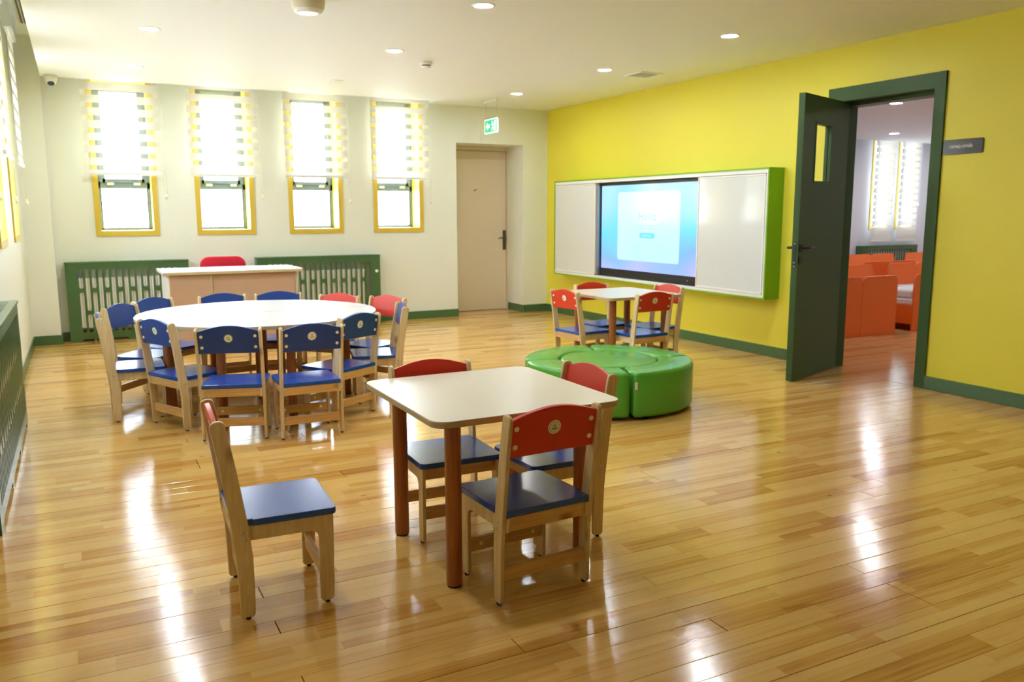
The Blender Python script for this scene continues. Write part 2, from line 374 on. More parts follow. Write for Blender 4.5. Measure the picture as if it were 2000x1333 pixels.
# ------------------------------------------------------------------ room shell
XL, YB, YF, ZC, ZS = -5.745, 0.0, -14.5, 2.50, 2.86      # left wall, back wall, front wall, ceiling, soffit
WIN = [(-5.135, -4.550), (-4.189, -3.597), (-3.236, -2.636), (-2.278, -1.674)]
WINL = [-1.29, -2.72, -4.15]         # centres of the windows in the left wall
ZW0, ZW1, TR = 1.028, 2.585, 0.052                        # trim outer bottom, top, width
DX0, DX1, DZ = -1.246, -0.343, 2.072                      # back door alcove

floor = tag(bx('floor', (XL - 0.3, 8.9, YF - 0.1, 0.9, -0.2, -0.012), GAP), 'lacquered pine board floor under all the furniture', 'floor', kind='structure')
# boards: individually laid planks
PW = 0.0876
def plank_mesh(L, w, seed):
    bm = bmesh.new(); box(bm, 0, L, 0, w, -0.012, 0.0)
    top = [e for e in bm.edges if all(v.co.z > -0.001 for v in e.verts)]
    bmesh.ops.bevel(bm, geom=top, offset=0.0007, segments=1, affect='EDGES')
    bmesh.ops.recalc_face_normals(bm, faces=bm.faces[:])
    me = bpy.data.meshes.new('plank'); bm.to_mesh(me); bm.free(); me.materials.append(PLANK); return me
rng = random.Random(11)
row, y = 0, -7.818 - PW * 3
XR0, XR1 = XL + 0.005, -0.004
SEAMS = {}
n_pl = 0
meshes = {}
while y < 0.0:
    gap = 0.0022 if rng.random() < 0.38 else 0.0005
    w = round(min(PW - gap, 0 - y), 4)
    x = XR0; first = True
    while x < XR1 - 0.01:
        L = rng.choice((2.2, 2.6, 3.0)) if not first else rng.choice((0.9, 1.5, 2.1, 2.8)); first = False
        if XR1 - (x + L) < 0.5: L = XR1 - x
        g = 0.0026 if rng.random() < 0.5 else 0.0006
        key = (round(L - g, 3), w)
        if key not in meshes: meshes[key] = plank_mesh(key[0], w, 0)
        o = link('plank', meshes[key], None, floor); o.location = (x, y, rng.uniform(-0.0003, 0.0003)); n_pl += 1
        x += L
    y += PW
def more_planks(name, x0, x1, y0, y1, m):
    bm = bmesh.new(); yy = y0; r2 = random.Random(5)
    while yy < y1 - 0.001:
        w = min(PW - 0.001, y1 - yy); xx = x0
        while xx < x1 - 0.01:
            L = min(r2.uniform(1.6, 2.9), x1 - xx); box(bm, xx, xx + L - 0.001, yy, yy + w, -0.012, 0.0); xx += L
        yy += PW
    o = done(name, bm, m, floor); o['kind'] = 'stuff'; return o
more_planks('plank_field', XR0, XR1, YF, -7.818 - PW * 3 - 0.001, PLANK)
more_planks('bedroom_plank_field', 0.0, 8.6, -7.0, -0.002, PLANK2)
more_planks('alcove_plank_field', DX0, DX1, 0.0, 0.47, PLANK)

# walls
def solid_wall(name, L, H, t, holes, place, m, label):
    bm = bmesh.new(); frame_quads(bm, L, H, t, holes, place)
    return tag(done(name, bm, m), label, 'wall', kind='structure')
X0 = XL - 0.32
holes = [(a + 0.03 - X0, b - 0.03 - X0, ZW0 + 0.03, ZW1 - 0.03) for a, b in WIN] + [(DX0 - X0, DX1 - X0, -0.1, DZ)]
wall_back = solid_wall('wall_back', 0.0 - X0, ZS, 0.47, [(h[0], h[1], max(h[2], 0.0), h[3]) for h in holes], lambda u, v, w: (X0 + u, w, v), WALL, 'cream painted wall with four narrow windows and a door')
Y0 = YF
holesL = [(c - 0.27 - Y0, c + 0.27 - Y0, ZW0 + 0.03, ZW1 - 0.03) for c in WINL]
wall_left = solid_wall('wall_left', 0.0 - Y0, ZS, 0.32, holesL, lambda u, v, w: (XL - w, Y0 + u, v), WALL, 'cream painted window wall beside the long green radiator cover')
wall_right = solid_wall('wall_right', 0.47 - Y0, ZS, 0.20, [(-5.380 - Y0, -4.502 - Y0, 0.0, 2.105)], lambda u, v, w: (w, Y0 + u, v), YELLOW, 'bright yellow painted wall carrying the whiteboard and the green door')
bx('lilac_facing', (0.2005, 0.204, YF, -5.45, 0, ZS), GREYW, wall_right); bx('lilac_facing', (0.2005, 0.204, -4.43, 0.0, 0, ZS), GREYW, wall_right); bx('lilac_facing', (0.2005, 0.204, -5.45, -4.43, 2.2, ZS), GREYW, wall_right)
tag(bx('wall_front', (XL - 0.32, 0.2, YF - 0.2, YF, 0, ZS), WALL), 'plain cream wall facing the four narrow windows', 'wall', kind='structure')
pil = tag(bx('wall_pilaster', (XL, -5.507, -0.19, 0.0, 0, ZS), WALL), 'cream pilaster in the corner beside the windows', 'wall', kind='structure')
# ceiling with blind pockets along the window walls
bm = bmesh.new()
box(bm, -5.50, 0.0, YF, -0.24, ZC, ZC + 0.06); box(bm, -1.58, 0.0, -0.24, 0.0, ZC, ZC + 0.06)
box(bm, -5.50, -5.48, YF, -0.24, ZC + 0.06, ZS); box(bm, -5.50, -1.58, -0.26, -0.24, ZC + 0.06, ZS)
box(bm, -1.58, -1.56, -0.24, 0.0, ZC + 0.06, ZS)
ceiling = tag(done('ceiling', bm, CEIL), 'white dropped ceiling with recessed spotlights', 'ceiling', kind='structure')
bx('soffit', (XL - 0.32, 0.2, YF - 0.2, 0.47, ZS, ZS + 0.15), CEIL, ceiling)
# linear grille in the pocket soffit
t = thing('linear_vent', 'tan strip vent recessed above the left window blinds', 'vent', (-5.560, -1.25, ZS))
bx('vent_frame', (-0.05, 0.05, -0.45, 0.45, -0.012, -0.001), BEIGEP, t)
for k in range(3): bx('slat', (-0.034 + 0.026 * k, -0.020 + 0.026 * k, -0.43, 0.43, -0.018, -0.012), BRONZE, t)

# baseboards
BB = []
def baseboard(name, segs, label):
    bm = bmesh.new()
    for s in segs: box(bm, *s[:4], 0, s[4] if len(s) > 4 else 0.092, bev=0.003)
    return tag(done(name, bm, GREEN), label, 'baseboard', kind='structure')
baseboard('baseboard_back', [(-5.507, DX0 + 0.006, -0.015, 0.0), (DX1 - 0.001, 0.0, -0.015, 0.0), (DX1 - 0.012, DX1, 0.0, 0.40), (XL, -5.495, -0.205, -0.19), (-5.507, -5.495, -0.19, -0.015)], 'green painted baseboard under the four narrow windows')
baseboard('baseboard_right', [(-0.015, 0.0, -4.44, -0.015), (-0.015, 0.0, YF, -5.44)], 'green painted baseboard along the yellow wall')
baseboard('baseboard_left', [(XL, XL + 0.012, YF, -0.205)], 'green painted baseboard under the long window wall')

# ------------------------------------------------------------------ windows (local: x along wall, y into the wall, z up)
def window(name, w, z0, z1, depth, loc, rz, label):
    root = thing(name, label, 'window', loc, rz, kind='structure')
    h = w / 2; t = 0.012
    bm = bmesh.new()
    box(bm, -h, -h + TR, -t, 0.0, z0, z1); box(bm, h - TR, h, -t, 0.0, z0, z1); box(bm, -h + TR, h - TR, -t, 0.0, z0, z0 + TR); box(bm, -h + TR, h - TR, -t, 0.0, z1 - TR, z1)
    done('trim', bm, TRIMY, root)
    i = h - TR + 0.004; D = depth
    bm = bmesh.new()
    box(bm, -i - 0.018, -i, 0.0, D, z0 + 0.034, z1 - 0.034); box(bm, i, i + 0.018, 0.0, D, z0 + 0.034, z1 - 0.034)
    box(bm, -i, i, 0.0, D, z0 + 0.034, z0 + TR - 0.002); box(bm, -i, i, 0.0, D, z1 - TR + 0.002, z1 - 0.034)
    done('reveal', bm, REVEAL, root)
    a0, a1 = z0 + TR, z1 - TR; f = 0.026; zt = 1.558
    bm = bmesh.new()
    box(bm, -i, -i + f, D - 0.035, D + 0.03, a0, a1); box(bm, i - f, i, D - 0.035, D + 0.03, a0, a1)
    box(bm, -i, i, D - 0.035, D + 0.03, a0, a0 + f * 0.7); box(bm, -i, i, D - 0.035, D + 0.03, a1 - f, a1)
    box(bm, -i, i, D - 0.035, D + 0.03, zt - 0.055, zt + 0.004)
    box(bm, -i + 0.05, i - 0.05, D - 0.05, D - 0.03, zt + 0.004, zt + 0.040); box(bm, -i + f, -i + 0.075, D - 0.05, D - 0.03, zt + 0.004, a1 - f); box(bm, i - 0.075, i - f, D - 0.05, D - 0.03, zt + 0.004, a1 - f)
    box(bm, -i + f, i - f, D - 0.05, D - 0.03, a1 - f - 0.055, a1 - f)
    done('window_frame', bm, ALU, root)
    bm = bmesh.new()
    for s in (-1, 1): box(bm, s * (i - f), s * (i - f - 0.008), D - 0.033, D, a0 + f * 0.7, zt - 0.055)
    box(bm, -i + f, i - f, D - 0.033, D, a0 + f * 0.7, a0 + f * 0.7 + 0.008)
    done('gasket', bm, DARKSEAL, root)
    for s in (-0.5, 0.5): bx('latch', (s * i - 0.032, s * i + 0.032, D - 0.062, D - 0.04, zt - 0.022, zt + 0.002), ALUW, root, bev=0.004)
    bx('pane', (-i + f, i - f, D - 0.004, D, a0 + 0.02, zt - 0.05), GLASS, root); bx('pane', (-i + f, i - f, D - 0.004, D, zt + 0.03, a1 - f), GLASS, root)
    return root
wl = ['narrow yellow-trimmed window nearest the pilaster above the green cover', 'narrow yellow-trimmed window second from the pilaster', 'narrow yellow-trimmed window second from the beige door', 'narrow yellow-trimmed window nearest the beige door']
for k, (a, b) in enumerate(WIN): window('window_%d' % (k + 1), b - a, ZW0, ZW1, 0.27, ((a + b) / 2, 0, 0), 0, wl[k])
wn = ['first', 'second', 'third', 'fourth', 'fifth', 'sixth']
for k, c in enumerate(WINL): window('window_%d' % (k + 5), 0.60, ZW0, ZW1, 0.22, (XL, c, 0), math.pi / 2, 'yellow-trimmed window, %s from the pilaster in the long side wall' % wn[k])

# ------------------------------------------------------------------ blinds (zebra roller blinds)
BAND = {}
def bar_mesh(key, dims, m, bev=0.0):
    if key not in BAND:
        bm = bmesh.new(); box(bm, *dims, bev=bev); bmesh.ops.recalc_face_normals(bm, faces=bm.faces[:])
        me = bpy.data.meshes.new(key); bm.to_mesh(me); bm.free(); me.materials.append(m); BAND[key] = me
    return BAND[key]
def blind(w, zb, ztop, phase, loc, rz, label, pitch=0.118, sheer=0.046, cord=True, zcord=1.37, group='zebra roller blinds', k='', zhang=2.86):
    root = thing('roller_blind', label, 'blind', loc, rz, group)
    h = w / 2
    o = link('bottom_rail', bar_mesh('rail%s%.3f' % (k, w), (-h - 0.004, h + 0.004, -0.010, 0.010, 0, 0.026), WHITE, 0.004), None, root); o.location = (0, 0, zb)
    z = zb + 0.026; zz = zb + 0.026 + phase
    while z < ztop - 0.01:
        s0 = min(zz, ztop); H = round(s0 - z, 4)
        if H > 0.002:
            o = link('opaque_band', bar_mesh('op%s%.3f_%.4f' % (k, w, H), (-h, h, -0.0008, 0.0008, 0, H), OPAQUE), None, root); o.location = (0, 0, z)
        s1 = min(s0 + sheer, ztop); H = round(s1 - s0, 4)
        if H > 0.002:
            o = link('sheer_band', bar_mesh('sh%s%.3f_%.4f' % (k, w, H), (-h + 0.002, h - 0.002, -0.0006, 0.0006, 0, H), SHEER), None, root); o.location = (0, 0, s0)
        z = s1; zz += pitch
    bm = bmesh.new(); cyl(bm, (-h, 0, ztop + 0.025), (h, 0, ztop + 0.025), 0.028, 16); done('roller', bm, WHITE, root)
    for x in (-h - 0.004, h + 0.001): bx('mounting_bracket', (x, x + 0.003, -0.03, 0.03, ztop - 0.005, zhang), WHITE, root)
    if cord:
        bm = bmesh.new(); x = h + 0.022
        for dx in (-0.010, 0.010): cyl(bm, (x + dx, 0, zcord + 0.045), (x + dx, 0, ztop + 0.02), 0.0016, 6)
        c = done('cord', bm, WHITE, root)
        bm = bmesh.new(); lathe(bm, [(0, 0), (0.011, 0.008), (0.015, 0.022), (0.011, 0.040), (0.004, 0.056), (0, 0.058)], (x, 0, zcord - 0.01), 12); done('cord_weight', bm, WHITE, c)
    return root
bl = ['cream zebra blind over the window nearest the pilaster', 'cream zebra blind over the window second from the pilaster', 'cream zebra blind over the window second from the beige door', 'cream zebra blind over the window nearest the beige door']
for k, ((a, b), ph, zb, zc) in enumerate(zip(WIN, (0.022, 0.088, 0.034, 0.072), (1.622, 1.624, 1.630, 1.626), (1.40, 1.40, 1.36, 1.36))):
    blind(0.685, zb, 2.66, ph, ((a + b) / 2 + 0.002, -0.085, 0), 0, bl[k], zcord=zc)
for k, c in enumerate(WINL):
    blind(0.70, 1.62 if k else 1.64, 2.66, 0.03 + 0.02 * k, (XL + 0.08, c, 0), math.pi / 2, 'cream zebra blind on the %s side-wall window from the pilaster' % wn[k], zcord=1.33)

# ------------------------------------------------------------------ back door (beige, in an alcove)
d1 = thing('door_1', 'beige flush door in the deep alcove beside the yellow wall', 'door', (0, 0, 0), kind='structure')
bx('leaf', (DX0 - 0.05, DX1 - 0.024, 0.43, 0.468, 0.006, DZ - 0.055), DOORB, d1)
bm = bmesh.new(); box(bm, DX1 - 0.020, DX1 - 0.002, 0.405, 0.468, 0, DZ - 0.002); box(bm, DX0 + 0.001, DX1 - 0.020, 0.405, 0.468, DZ - 0.05, DZ - 0.002); done('door_frame', bm, DOORB, d1)
bm = bmesh.new(); box(bm, -0.417, -0.372, 0.420, 0.43, 0.775, 1.025, bev=0.004); pl = done('handle_plate', bm, BRONZE, d1)
bm = bmesh.new(); cyl(bm, (-0.395, 0.425, 0.925), (-0.395, 0.375, 0.925), 0.010, 12); cyl(bm, (-0.385, 0.378, 0.925), (-0.475, 0.378, 0.930), 0.008, 12); cyl(bm, (-0.475, 0.378, 0.930), (-0.50, 0.378, 0.918), 0.008, 12, r2=0.005); done('lever', bm, BRONZE, pl)
bm = bmesh.new(); cyl(bm, (-0.395, 0.421, 0.845), (-0.395, 0.414, 0.845), 0.009, 12); done('keyhole', bm, DARK, pl)
bm = bmesh.new(); cyl(bm, (-0.812, 0.43, 1.528), (-0.812, 0.422, 1.528), 0.010, 12); cyl(bm, (-0.785, 0.43, 1.537), (-0.785, 0.424, 1.537), 0.007, 12); done('peephole', bm, BRONZE, d1)
bx('blocking_panel', (DX0 - 0.2, DX1 + 0.1, 0.471, 0.60, -0.01, DZ + 0.1), DOORB, d1)
tag(bx('line_fillet', (-0.9425, -0.9345, -0.007, 0.0, DZ + 0.004, 2.40), WALL, bev=0.001), 'thin cream added trunking above the beige door', 'fillet')  # strip added to stand in for a thin vertical line on the wall
t = thing('light_switch', 'cream square light switch beside the yellow corner', 'switch', (-0.07, 0, 1.015))
bx('switch_plate', (-0.041, 0.041, -0.010, 0.0, -0.041, 0.041), WHITE, t, bev=0.003); bx('rocker', (-0.027, 0.027, -0.014, -0.010, -0.027, 0.027), WHITE, t, bev=0.002)

# ------------------------------------------------------------------ green door in the yellow wall
DGREEN = mat('dark_green_door_paint', lin(64, 92, 54), 0.42, spec=0.25, bump=0.04, bscale=300)
d2 = thing('door_2', 'open dark green door with a small glazed slot, hung in a green frame', 'door', (0, 0, 0), kind='structure')
bm = bmesh.new()
box(bm, -0.016, 0.0, -5.442, -5.357, 0, 2.191, bev=0.002); box(bm, -0.016, 0.0, -4.525, -4.440, 0, 2.191, bev=0.002); box(bm, -0.0165, 0.0, -5.442, -4.440, 2.085, 2.192, bev=0.002)
done('architrave', bm, DGREEN, d2)
bm = bmesh.new()
box(bm, 0.0, 0.205, -5.379, -5.357, 0, 2.085); box(bm, 0.0, 0.205, -4.523, -4.503, 0, 2.085); box(bm, 0.0, 0.205, -5.379, -4.503, 2.083, 2.104)
box(bm, 0.075, 0.205, -5.357, -5.343, 0, 2.07); box(bm, 0.10, 0.205, -4.537, -4.523, 0, 2.07); box(bm, 0.075, 0.205, -5.357, -4.523, 2.055, 2.083)
done('door_lining', bm, DGREEN, d2)
bm = bmesh.new()
box(bm, 0.205, 0.22, -5.442, -5.357, 0, 2.191); box(bm, 0.205, 0.22, -4.523, -4.440, 0, 2.191); box(bm, 0.205, 0.22, -5.442, -4.440, 2.085, 2.191)
done('rear_architrave', bm, DGREEN, d2)
LEAFM = Matrix(((-0.942, 0.335, 0, 0.085), (-0.335, -0.942, 0, -4.565), (0, 0, 1, 0), (0, 0, 0, 1)))   # x along leaf, y out of the seen face
LW, LT, LH = 0.811, 0.045, 2.082
bm = bmesh.new(); frame_quads(bm, LW, LH - 0.008, LT, [(0.315, 0.607, 1.453, 1.890)], lambda u, v, w: (u, -w, v + 0.008)); bm.transform(LEAFM)
leaf = done('leaf', bm, DGREEN, d2)
bm = bmesh.new()
for (a, b, c, d) in ((0.315, 0.329, 1.461, 1.898), (0.593, 0.607, 1.461, 1.898), (0.329, 0.593, 1.461, 1.475), (0.329, 0.593, 1.884, 1.898)):
    box(bm, a, b, -0.020, 0.003, c, d); box(bm, a, b, -LT - 0.003, -0.026, c, d)
bm.transform(LEAFM); done('glazing_bead', bm, DGREEN, leaf)
bm = bmesh.new(); box(bm, 0.325, 0.597, -0.0255, -0.0205, 1.471, 1.888); bm.transform(LEAFM); done('pane', bm, GLASS, leaf)
bm = bmesh.new()
for s, yy in ((1, 0.0), (-1, -LT)):
    box(bm, 0.735, 0.790, yy, yy + s * 0.010, 0.963, 1.018, bev=0.002); box(bm, 0.735, 0.790, yy, yy + s * 0.008, 0.872, 0.927, bev=0.002)
    cyl(bm, (0.763, yy, 0.99), (0.763, yy + s * 0.052, 0.99), 0.009, 12)
    cyl(bm, (0.770, yy + s * 0.050, 0.99), (0.640, yy + s * 0.050, 0.995), 0.009, 12, r2=0.005)
bm.transform(LEAFM); done('door_handle', bm, DARK, leaf)
bm = bmesh.new(); box(bm, LW, LW + 0.002, -0.034, -0.012, 0.845, 1.035, bev=0.0008); bm.transform(LEAFM); lp = done('lock_plate', bm, DARK, leaf)
bm = bmesh.new()
for z in (0.858, 0.885, 1.022): cyl(bm, (LW + 0.002, -0.023, z), (LW + 0.004, -0.023, z), 0.0045, 10)
bm.transform(LEAFM); done('screw', bm, STEEL, lp)
# room plate
t = thing('room_sign', 'dark grey door plate with silver lettering beside the green frame', 'sign', (0, -5.591, 1.680))
bm = bmesh.new(); prism(bm, [(p[0], p[1]) for p in rrect(-0.144, 0.144, -0.049, 0.049, 0.010, 4)], -0.008, 0.0, 'x', bev=0.0015); done('plate', bm, SIGN, t)
RY = Matrix(((0, 0, -1, 0), (-1, 0, 0, 0), (0, 1, 0, 0), (0, 0, 0, 1)))     # text xy plane -> facing -x, reading along -y
me = xf(text_mesh('YATAQ OTAĞI', 0.0245, 0.0004, True, spacing=1.02), Matrix.Translation((-0.0088, 0.014, 0.0)) @ RY); link('lettering', me, SIGNT, t)

# ------------------------------------------------------------------ whiteboard and screen
wb = thing('whiteboard_cabinet', 'lime green wall cabinet with sliding whiteboards around a screen', 'whiteboard', (0, 0, 0))
a, b, z0, z1 = -4.001, -0.473, 0.511, 1.618
bm = bmesh.new()
box(bm, -0.171, 0.0, a, b, z0, z0 + 0.014); box(bm, -0.171, 0.0, a, b, z1 - 0.014, z1); box(bm, -0.171, 0.0, a, a + 0.014, z0 + 0.014, z1 - 0.014); box(bm, -0.171, 0.0, b - 0.014, b, z0 + 0.014, z1 - 0.014)
done('case', bm, LIME, wb)
bx('back_panel', (-0.012, 0.0, a + 0.014, b - 0.014, z0 + 0.014, z1 - 0.014), SHADOWB, wb)
for n, (c, d) in (('upper_rail', (z1 - 0.046, z1 - 0.0142)), ('lower_rail', (z0 + 0.0142, z0 + 0.040))): bx(n, (-0.168, -0.02, a + 0.0142, b - 0.0142, c, d), ALUW, wb, bev=0.002)
bx('end_rail', (-0.168, -0.02, a + 0.0142, a + 0.030, z0 + 0.040, z1 - 0.046), ALUW, wb)
def slide(y0, y1, x, parent):
    p = bx('whiteboard_panel', (x, x + 0.016, y0 + 0.008, y1 - 0.008, z0 + 0.052, z1 - 0.062), BOARD, parent)
    bm = bmesh.new()
    box(bm, x - 0.005, x + 0.02, y0, y0 + 0.014, z0 + 0.042, z1 - 0.05, bev=0.002); box(bm, x - 0.005, x + 0.02, y1 - 0.014, y1, z0 + 0.042, z1 - 0.05, bev=0.002)
    box(bm, x - 0.005, x + 0.02, y0 + 0.014, y1 - 0.014, z0 + 0.042, z0 + 0.060, bev=0.002); box(bm, x - 0.005, x + 0.02, y0 + 0.014, y1 - 0.014, z1 - 0.064, z1 - 0.05, bev=0.002)
    done('panel_frame', bm, ALUW, p)
    bm = bmesh.new()
    for yy in (y0, y1):
        for zz in (z0 + 0.043, z1 - 0.066): box(bm, x - 0.007, x + 0.021, yy - 0.006 if yy == y1 else yy - 0.002, yy + 0.002 if yy == y1 else yy + 0.006, zz, zz + 0.016, bev=0.001)
    done('corner_cap', bm, BEIGEP, p)
slide(-1.363, -0.490, -0.160, wb); slide(-3.958, -3.098, -0.160, wb)
bx('track', (-0.150, -0.10, -1.40, -1.368, z0 + 0.044, z1 - 0.05), ALUG, wb)
tv = thing('interactive_screen', 'lit interactive screen greeting in pale blue between the whiteboards', 'screen', (0, 0, 0))
bx('housing', (-0.115, -0.03, -3.09, -1.403, z0 + 0.046, z1 - 0.052), DARK, tv, bev=0.004)
def screen_mat(name, stops, strength, use_noise=True):
    m = bpy.data.materials.new(name); m.use_nodes = True; nt = m.node_tree; p = nt.nodes['Principled BSDF']
    p.inputs['Base Color'].default_value = (0.01, 0.01, 0.012, 1); p.inputs['Roughness'].default_value = 0.15
    g = node(nt, 'ShaderNodeNewGeometry'); s = node(nt, 'ShaderNodeSeparateXYZ'); nt.links.new(g.outputs['Position'], s.inputs[0])
    nz = node(nt, 'ShaderNodeTexNoise'); nz.inputs['Scale'].default_value = 1.3; nz.inputs['Detail'].default_value = 1; nt.links.new(g.outputs['Position'], nz.inputs['Vector'])
    u = math_node(nt, 'MULTIPLY', math_node(nt, 'ADD', s.outputs['Y'], 3.04), 1 / 1.61)
    v = math_node(nt, 'MULTIPLY', math_node(nt, 'SUBTRACT', s.outputs['Z'], 0.64), 1 / 0.9)
    f = math_node(nt, 'ADD', math_node(nt, 'ADD', math_node(nt, 'MULTIPLY', v, 0.75), math_node(nt, 'MULTIPLY', math_node(nt, 'ABSOLUTE', math_node(nt, 'SUBTRACT', v, math_node(nt, 'MULTIPLY', u, 0.9))), 0.15)), math_node(nt, 'MULTIPLY', math_node(nt, 'SUBTRACT', nz.outputs['Fac'], 0.5), 0.9))
    r = node(nt, 'ShaderNodeValToRGB'); e = r.color_ramp.elements
    e[0].position, e[0].color = stops[0]; e[1].position, e[1].color = stops[-1]
    for q, c in stops[1:-1]: k = e.new(q); k.color = c
    nt.links.new(f, r.inputs[0]); nt.links.new(r.outputs[0], p.inputs['Emission Color']); p.inputs['Emission Strength'].default_value = strength
    return m
SCR = screen_mat('screen_wallpaper', [(0.0, lin(176, 178, 252)), (0.22, lin(128, 178, 255)), (0.45, lin(110, 208, 255)), (0.66, lin(150, 212, 255)), (0.85, lin(176, 222, 255)), (1.0, lin(172, 200, 255))], 0.47)
CARD = screen_mat('screen_card', [(0.0, lin(178, 222, 255)), (0.4, lin(190, 230, 255)), (0.75, lin(216, 250, 252)), (1.0, lin(200, 240, 255))], 0.46)
BTN = mat('screen_button', (0, 0, 0, 1), 0.3, emit=lin(110, 215, 245), estr=0.44)
TXT = mat('screen_text', (0, 0, 0, 1), 0.3, emit=lin(172, 222, 240), estr=0.42)
TXT2 = mat('screen_greeting', (0, 0, 0, 1), 0.3, emit=lin(150, 212, 236), estr=0.42)
bx('display', (-0.1175, -0.1151, -3.042, -1.428, 0.640, 1.536), SCR, tv)
bm = bmesh.new(); prism(bm, rrect(-2.790, -1.741, 0.745, 1.462, 0.035, 5), -0.1182, -0.1176, 'x'); done('greeting_card', bm, CARD, tv)
link('lettering', xf(text_mesh('Hello', 0.135, 0.0002, spacing=1.05), Matrix.Translation((-0.1186, -2.262, 1.205)) @ RY), TXT2, tv)
bm = bmesh.new(); box(bm, -0.1187, -0.1183, -2.455, -2.070, 1.112, 1.119); box(bm, -0.1187, -0.1183, -2.40, -2.13, 1.082, 1.088); done('text_line', bm, TXT, tv)
bm = bmesh.new(); prism(bm, rrect(-2.392, -2.138, 0.985, 1.040, 0.012, 4), -0.1188, -0.1183, 'x'); bt = done('button', bm, BTN, tv)
bx('button_text', (-0.1192, -0.1189, -2.33, -2.20, 1.008, 1.017), CARD, tv)
bx('sound_bar', (-0.122, -0.115, -3.06, -1.45, z0 + 0.050, 0.605), DARK, tv, bev=0.003)
bm = bmesh.new(); cyl(bm, (-0.122, -2.93, 0.595), (-0.1235, -2.93, 0.595), 0.006, 10); done('power_led', bm, STEEL, tv)

# ------------------------------------------------------------------ ceiling fittings
def downlight(x, y, label, z=ZC, on=True):
    t = thing('downlight', label, 'light', (x, y, z), group='recessed ceiling spotlights')
    bm = bmesh.new(); lathe(bm, [(0.052, -0.001), (0.060, -0.005), (0.066, -0.006), (0.072, -0.003), (0.073, 0.0)], seg=28); done('trim_ring', bm, WHITE, t)
    bm = bmesh.new(); lathe(bm, [(0, -0.002), (0.054, -0.002), (0.054, -0.0005), (0, -0.0005)], seg=24); done('diffuser', bm, LAMP if on else WHITE, t)
lx = {-1.045: 'yellow wall', -3.0: 'middle', -4.76: 'window wall'}
rowname = ['first', 'second', 'third', 'fourth', 'fifth', 'sixth', 'seventh', 'eighth', 'ninth', 'tenth', 'eleventh', 'twelfth']
for x, nm in lx.items():
    for k, y in enumerate((-1.17, -2.84, -4.45, -6.1, -7.75, -9.4)):
        downlight(x, y, 'round recessed spotlight, %s from the far wall in the %s row' % (rowname[k], nm), on=not (x == -3.0 and k == 0) and (k < 3 or (k == 3 and x < -2)))  # fourth-row lamps are out of view, lit to brighten the near floor
t = thing('presence_sensor', 'beige drum-shaped sensor with white ring hanging below the ceiling', 'sensor', (-3.998, -4.15, ZC))
bm = bmesh.new(); lathe(bm, [(0.0, 0), (0.098, 0), (0.100, -0.012), (0.093, -0.060), (0.080, -0.074)], seg=36); done('body', bm, BEIGEP, t)
bm = bmesh.new(); lathe(bm, [(0.084, -0.066), (0.082, -0.080), (0.066, -0.090), (0.050, -0.088), (0.0, -0.088)], seg=36); done('lens_ring', bm, WHITE, t)
bm = bmesh.new(); lathe(bm, [(0.046, -0.088), (0.030, -0.096), (0.0, -0.099)], seg=24); done('lens', bm, GLASS, t)
t = thing('smoke_detector', 'small white smoke detector on the ceiling before the windows', 'detector', (-2.598, -2.484, ZC))
bm = bmesh.new(); lathe(bm, [(0, 0), (0.052, 0), (0.052, -0.018), (0.040, -0.026)], seg=24); done('base', bm, WHITE, t)
bm = bmesh.new(); lathe(bm, [(0.034, -0.020), (0.034, -0.034)], seg=24); done('sensing_gap', bm, DARK, t)
bm = bmesh.new(); lathe(bm, [(0.040, -0.034), (0.038, -0.042), (0, -0.044)], seg=24); done('cap', bm, WHITE, t)
t = thing('ceiling_hatch', 'square ceiling vent with hinged flap near the yellow wall', 'vent', (-0.58, -2.80, ZC))
bm = bmesh.new()
for q in ((-0.13, 0.13, -0.13, -0.11), (-0.13, 0.13, 0.11, 0.13), (-0.13, -0.11, -0.11, 0.11), (0.11, 0.13, -0.11, 0.11)): box(bm, *q, -0.008, -0.0005)
done('frame', bm, CEIL, t); bx('recess', (-0.11, 0.11, -0.11, 0.11, -0.002, -0.0005), ALUG, t)
for k in range(4): bx('slat', (-0.108, 0.108, -0.092 + k * 0.055, -0.074 + k * 0.055, -0.007, -0.003), CEIL, t)
t = thing('exit_sign', 'green lit exit sign with arrow and running figure on ceiling rods', 'sign', (-1.06, -0.575, ZC))
bx('ceiling_mount', (-0.02, 0.02, -0.165, 0.165, -0.025, 0), WHITE, t, bev=0.003)
bm = bmesh.new()
for yy in (-0.13, 0.13): cyl(bm, (0, yy, -0.025), (0, yy, -0.192), 0.002, 8)
done('rod', bm, STEEL, t)
SGN = mat('sign_face', (0.02, 0.3, 0.14, 1), 0.3, emit=lin(40, 205, 150), estr=0.32); SGW = mat('sign_pictogram', (0.8, 0.9, 0.88, 1), 0.3, emit=(0.80, 1, 0.97, 1), estr=0.30)
bx('housing', (-0.012, 0.012, -0.163, 0.163, -0.200, -0.190), ALUG, t)
bx('panel', (-0.006, 0.006, -0.163, 0.163, -0.362, -0.200), SGW, t)
bx('face', (-0.0075, -0.0062, -0.148, 0.148, -0.348, -0.214), SGN, t)
bm = bmesh.new()   # arrow pointing towards the far wall
P = [(0.125, -0.281), (0.075, -0.235), (0.075, -0.262), (0.022, -0.262), (0.022, -0.300), (0.075, -0.300), (0.075, -0.327)]
prism(bm, P, -0.0085, -0.0076, 'x'); done('arrow', bm, SGW, t)
bm = bmesh.new()   # running figure and doorway
prism(bm, [(-0.128, -0.340), (-0.088, -0.340), (-0.088, -0.225), (-0.128, -0.225)], -0.0085, -0.0076, 'x')
cyl(bm, (-0.0076, -0.040, -0.238), (-0.0085, -0.040, -0.238), 0.012, 12)
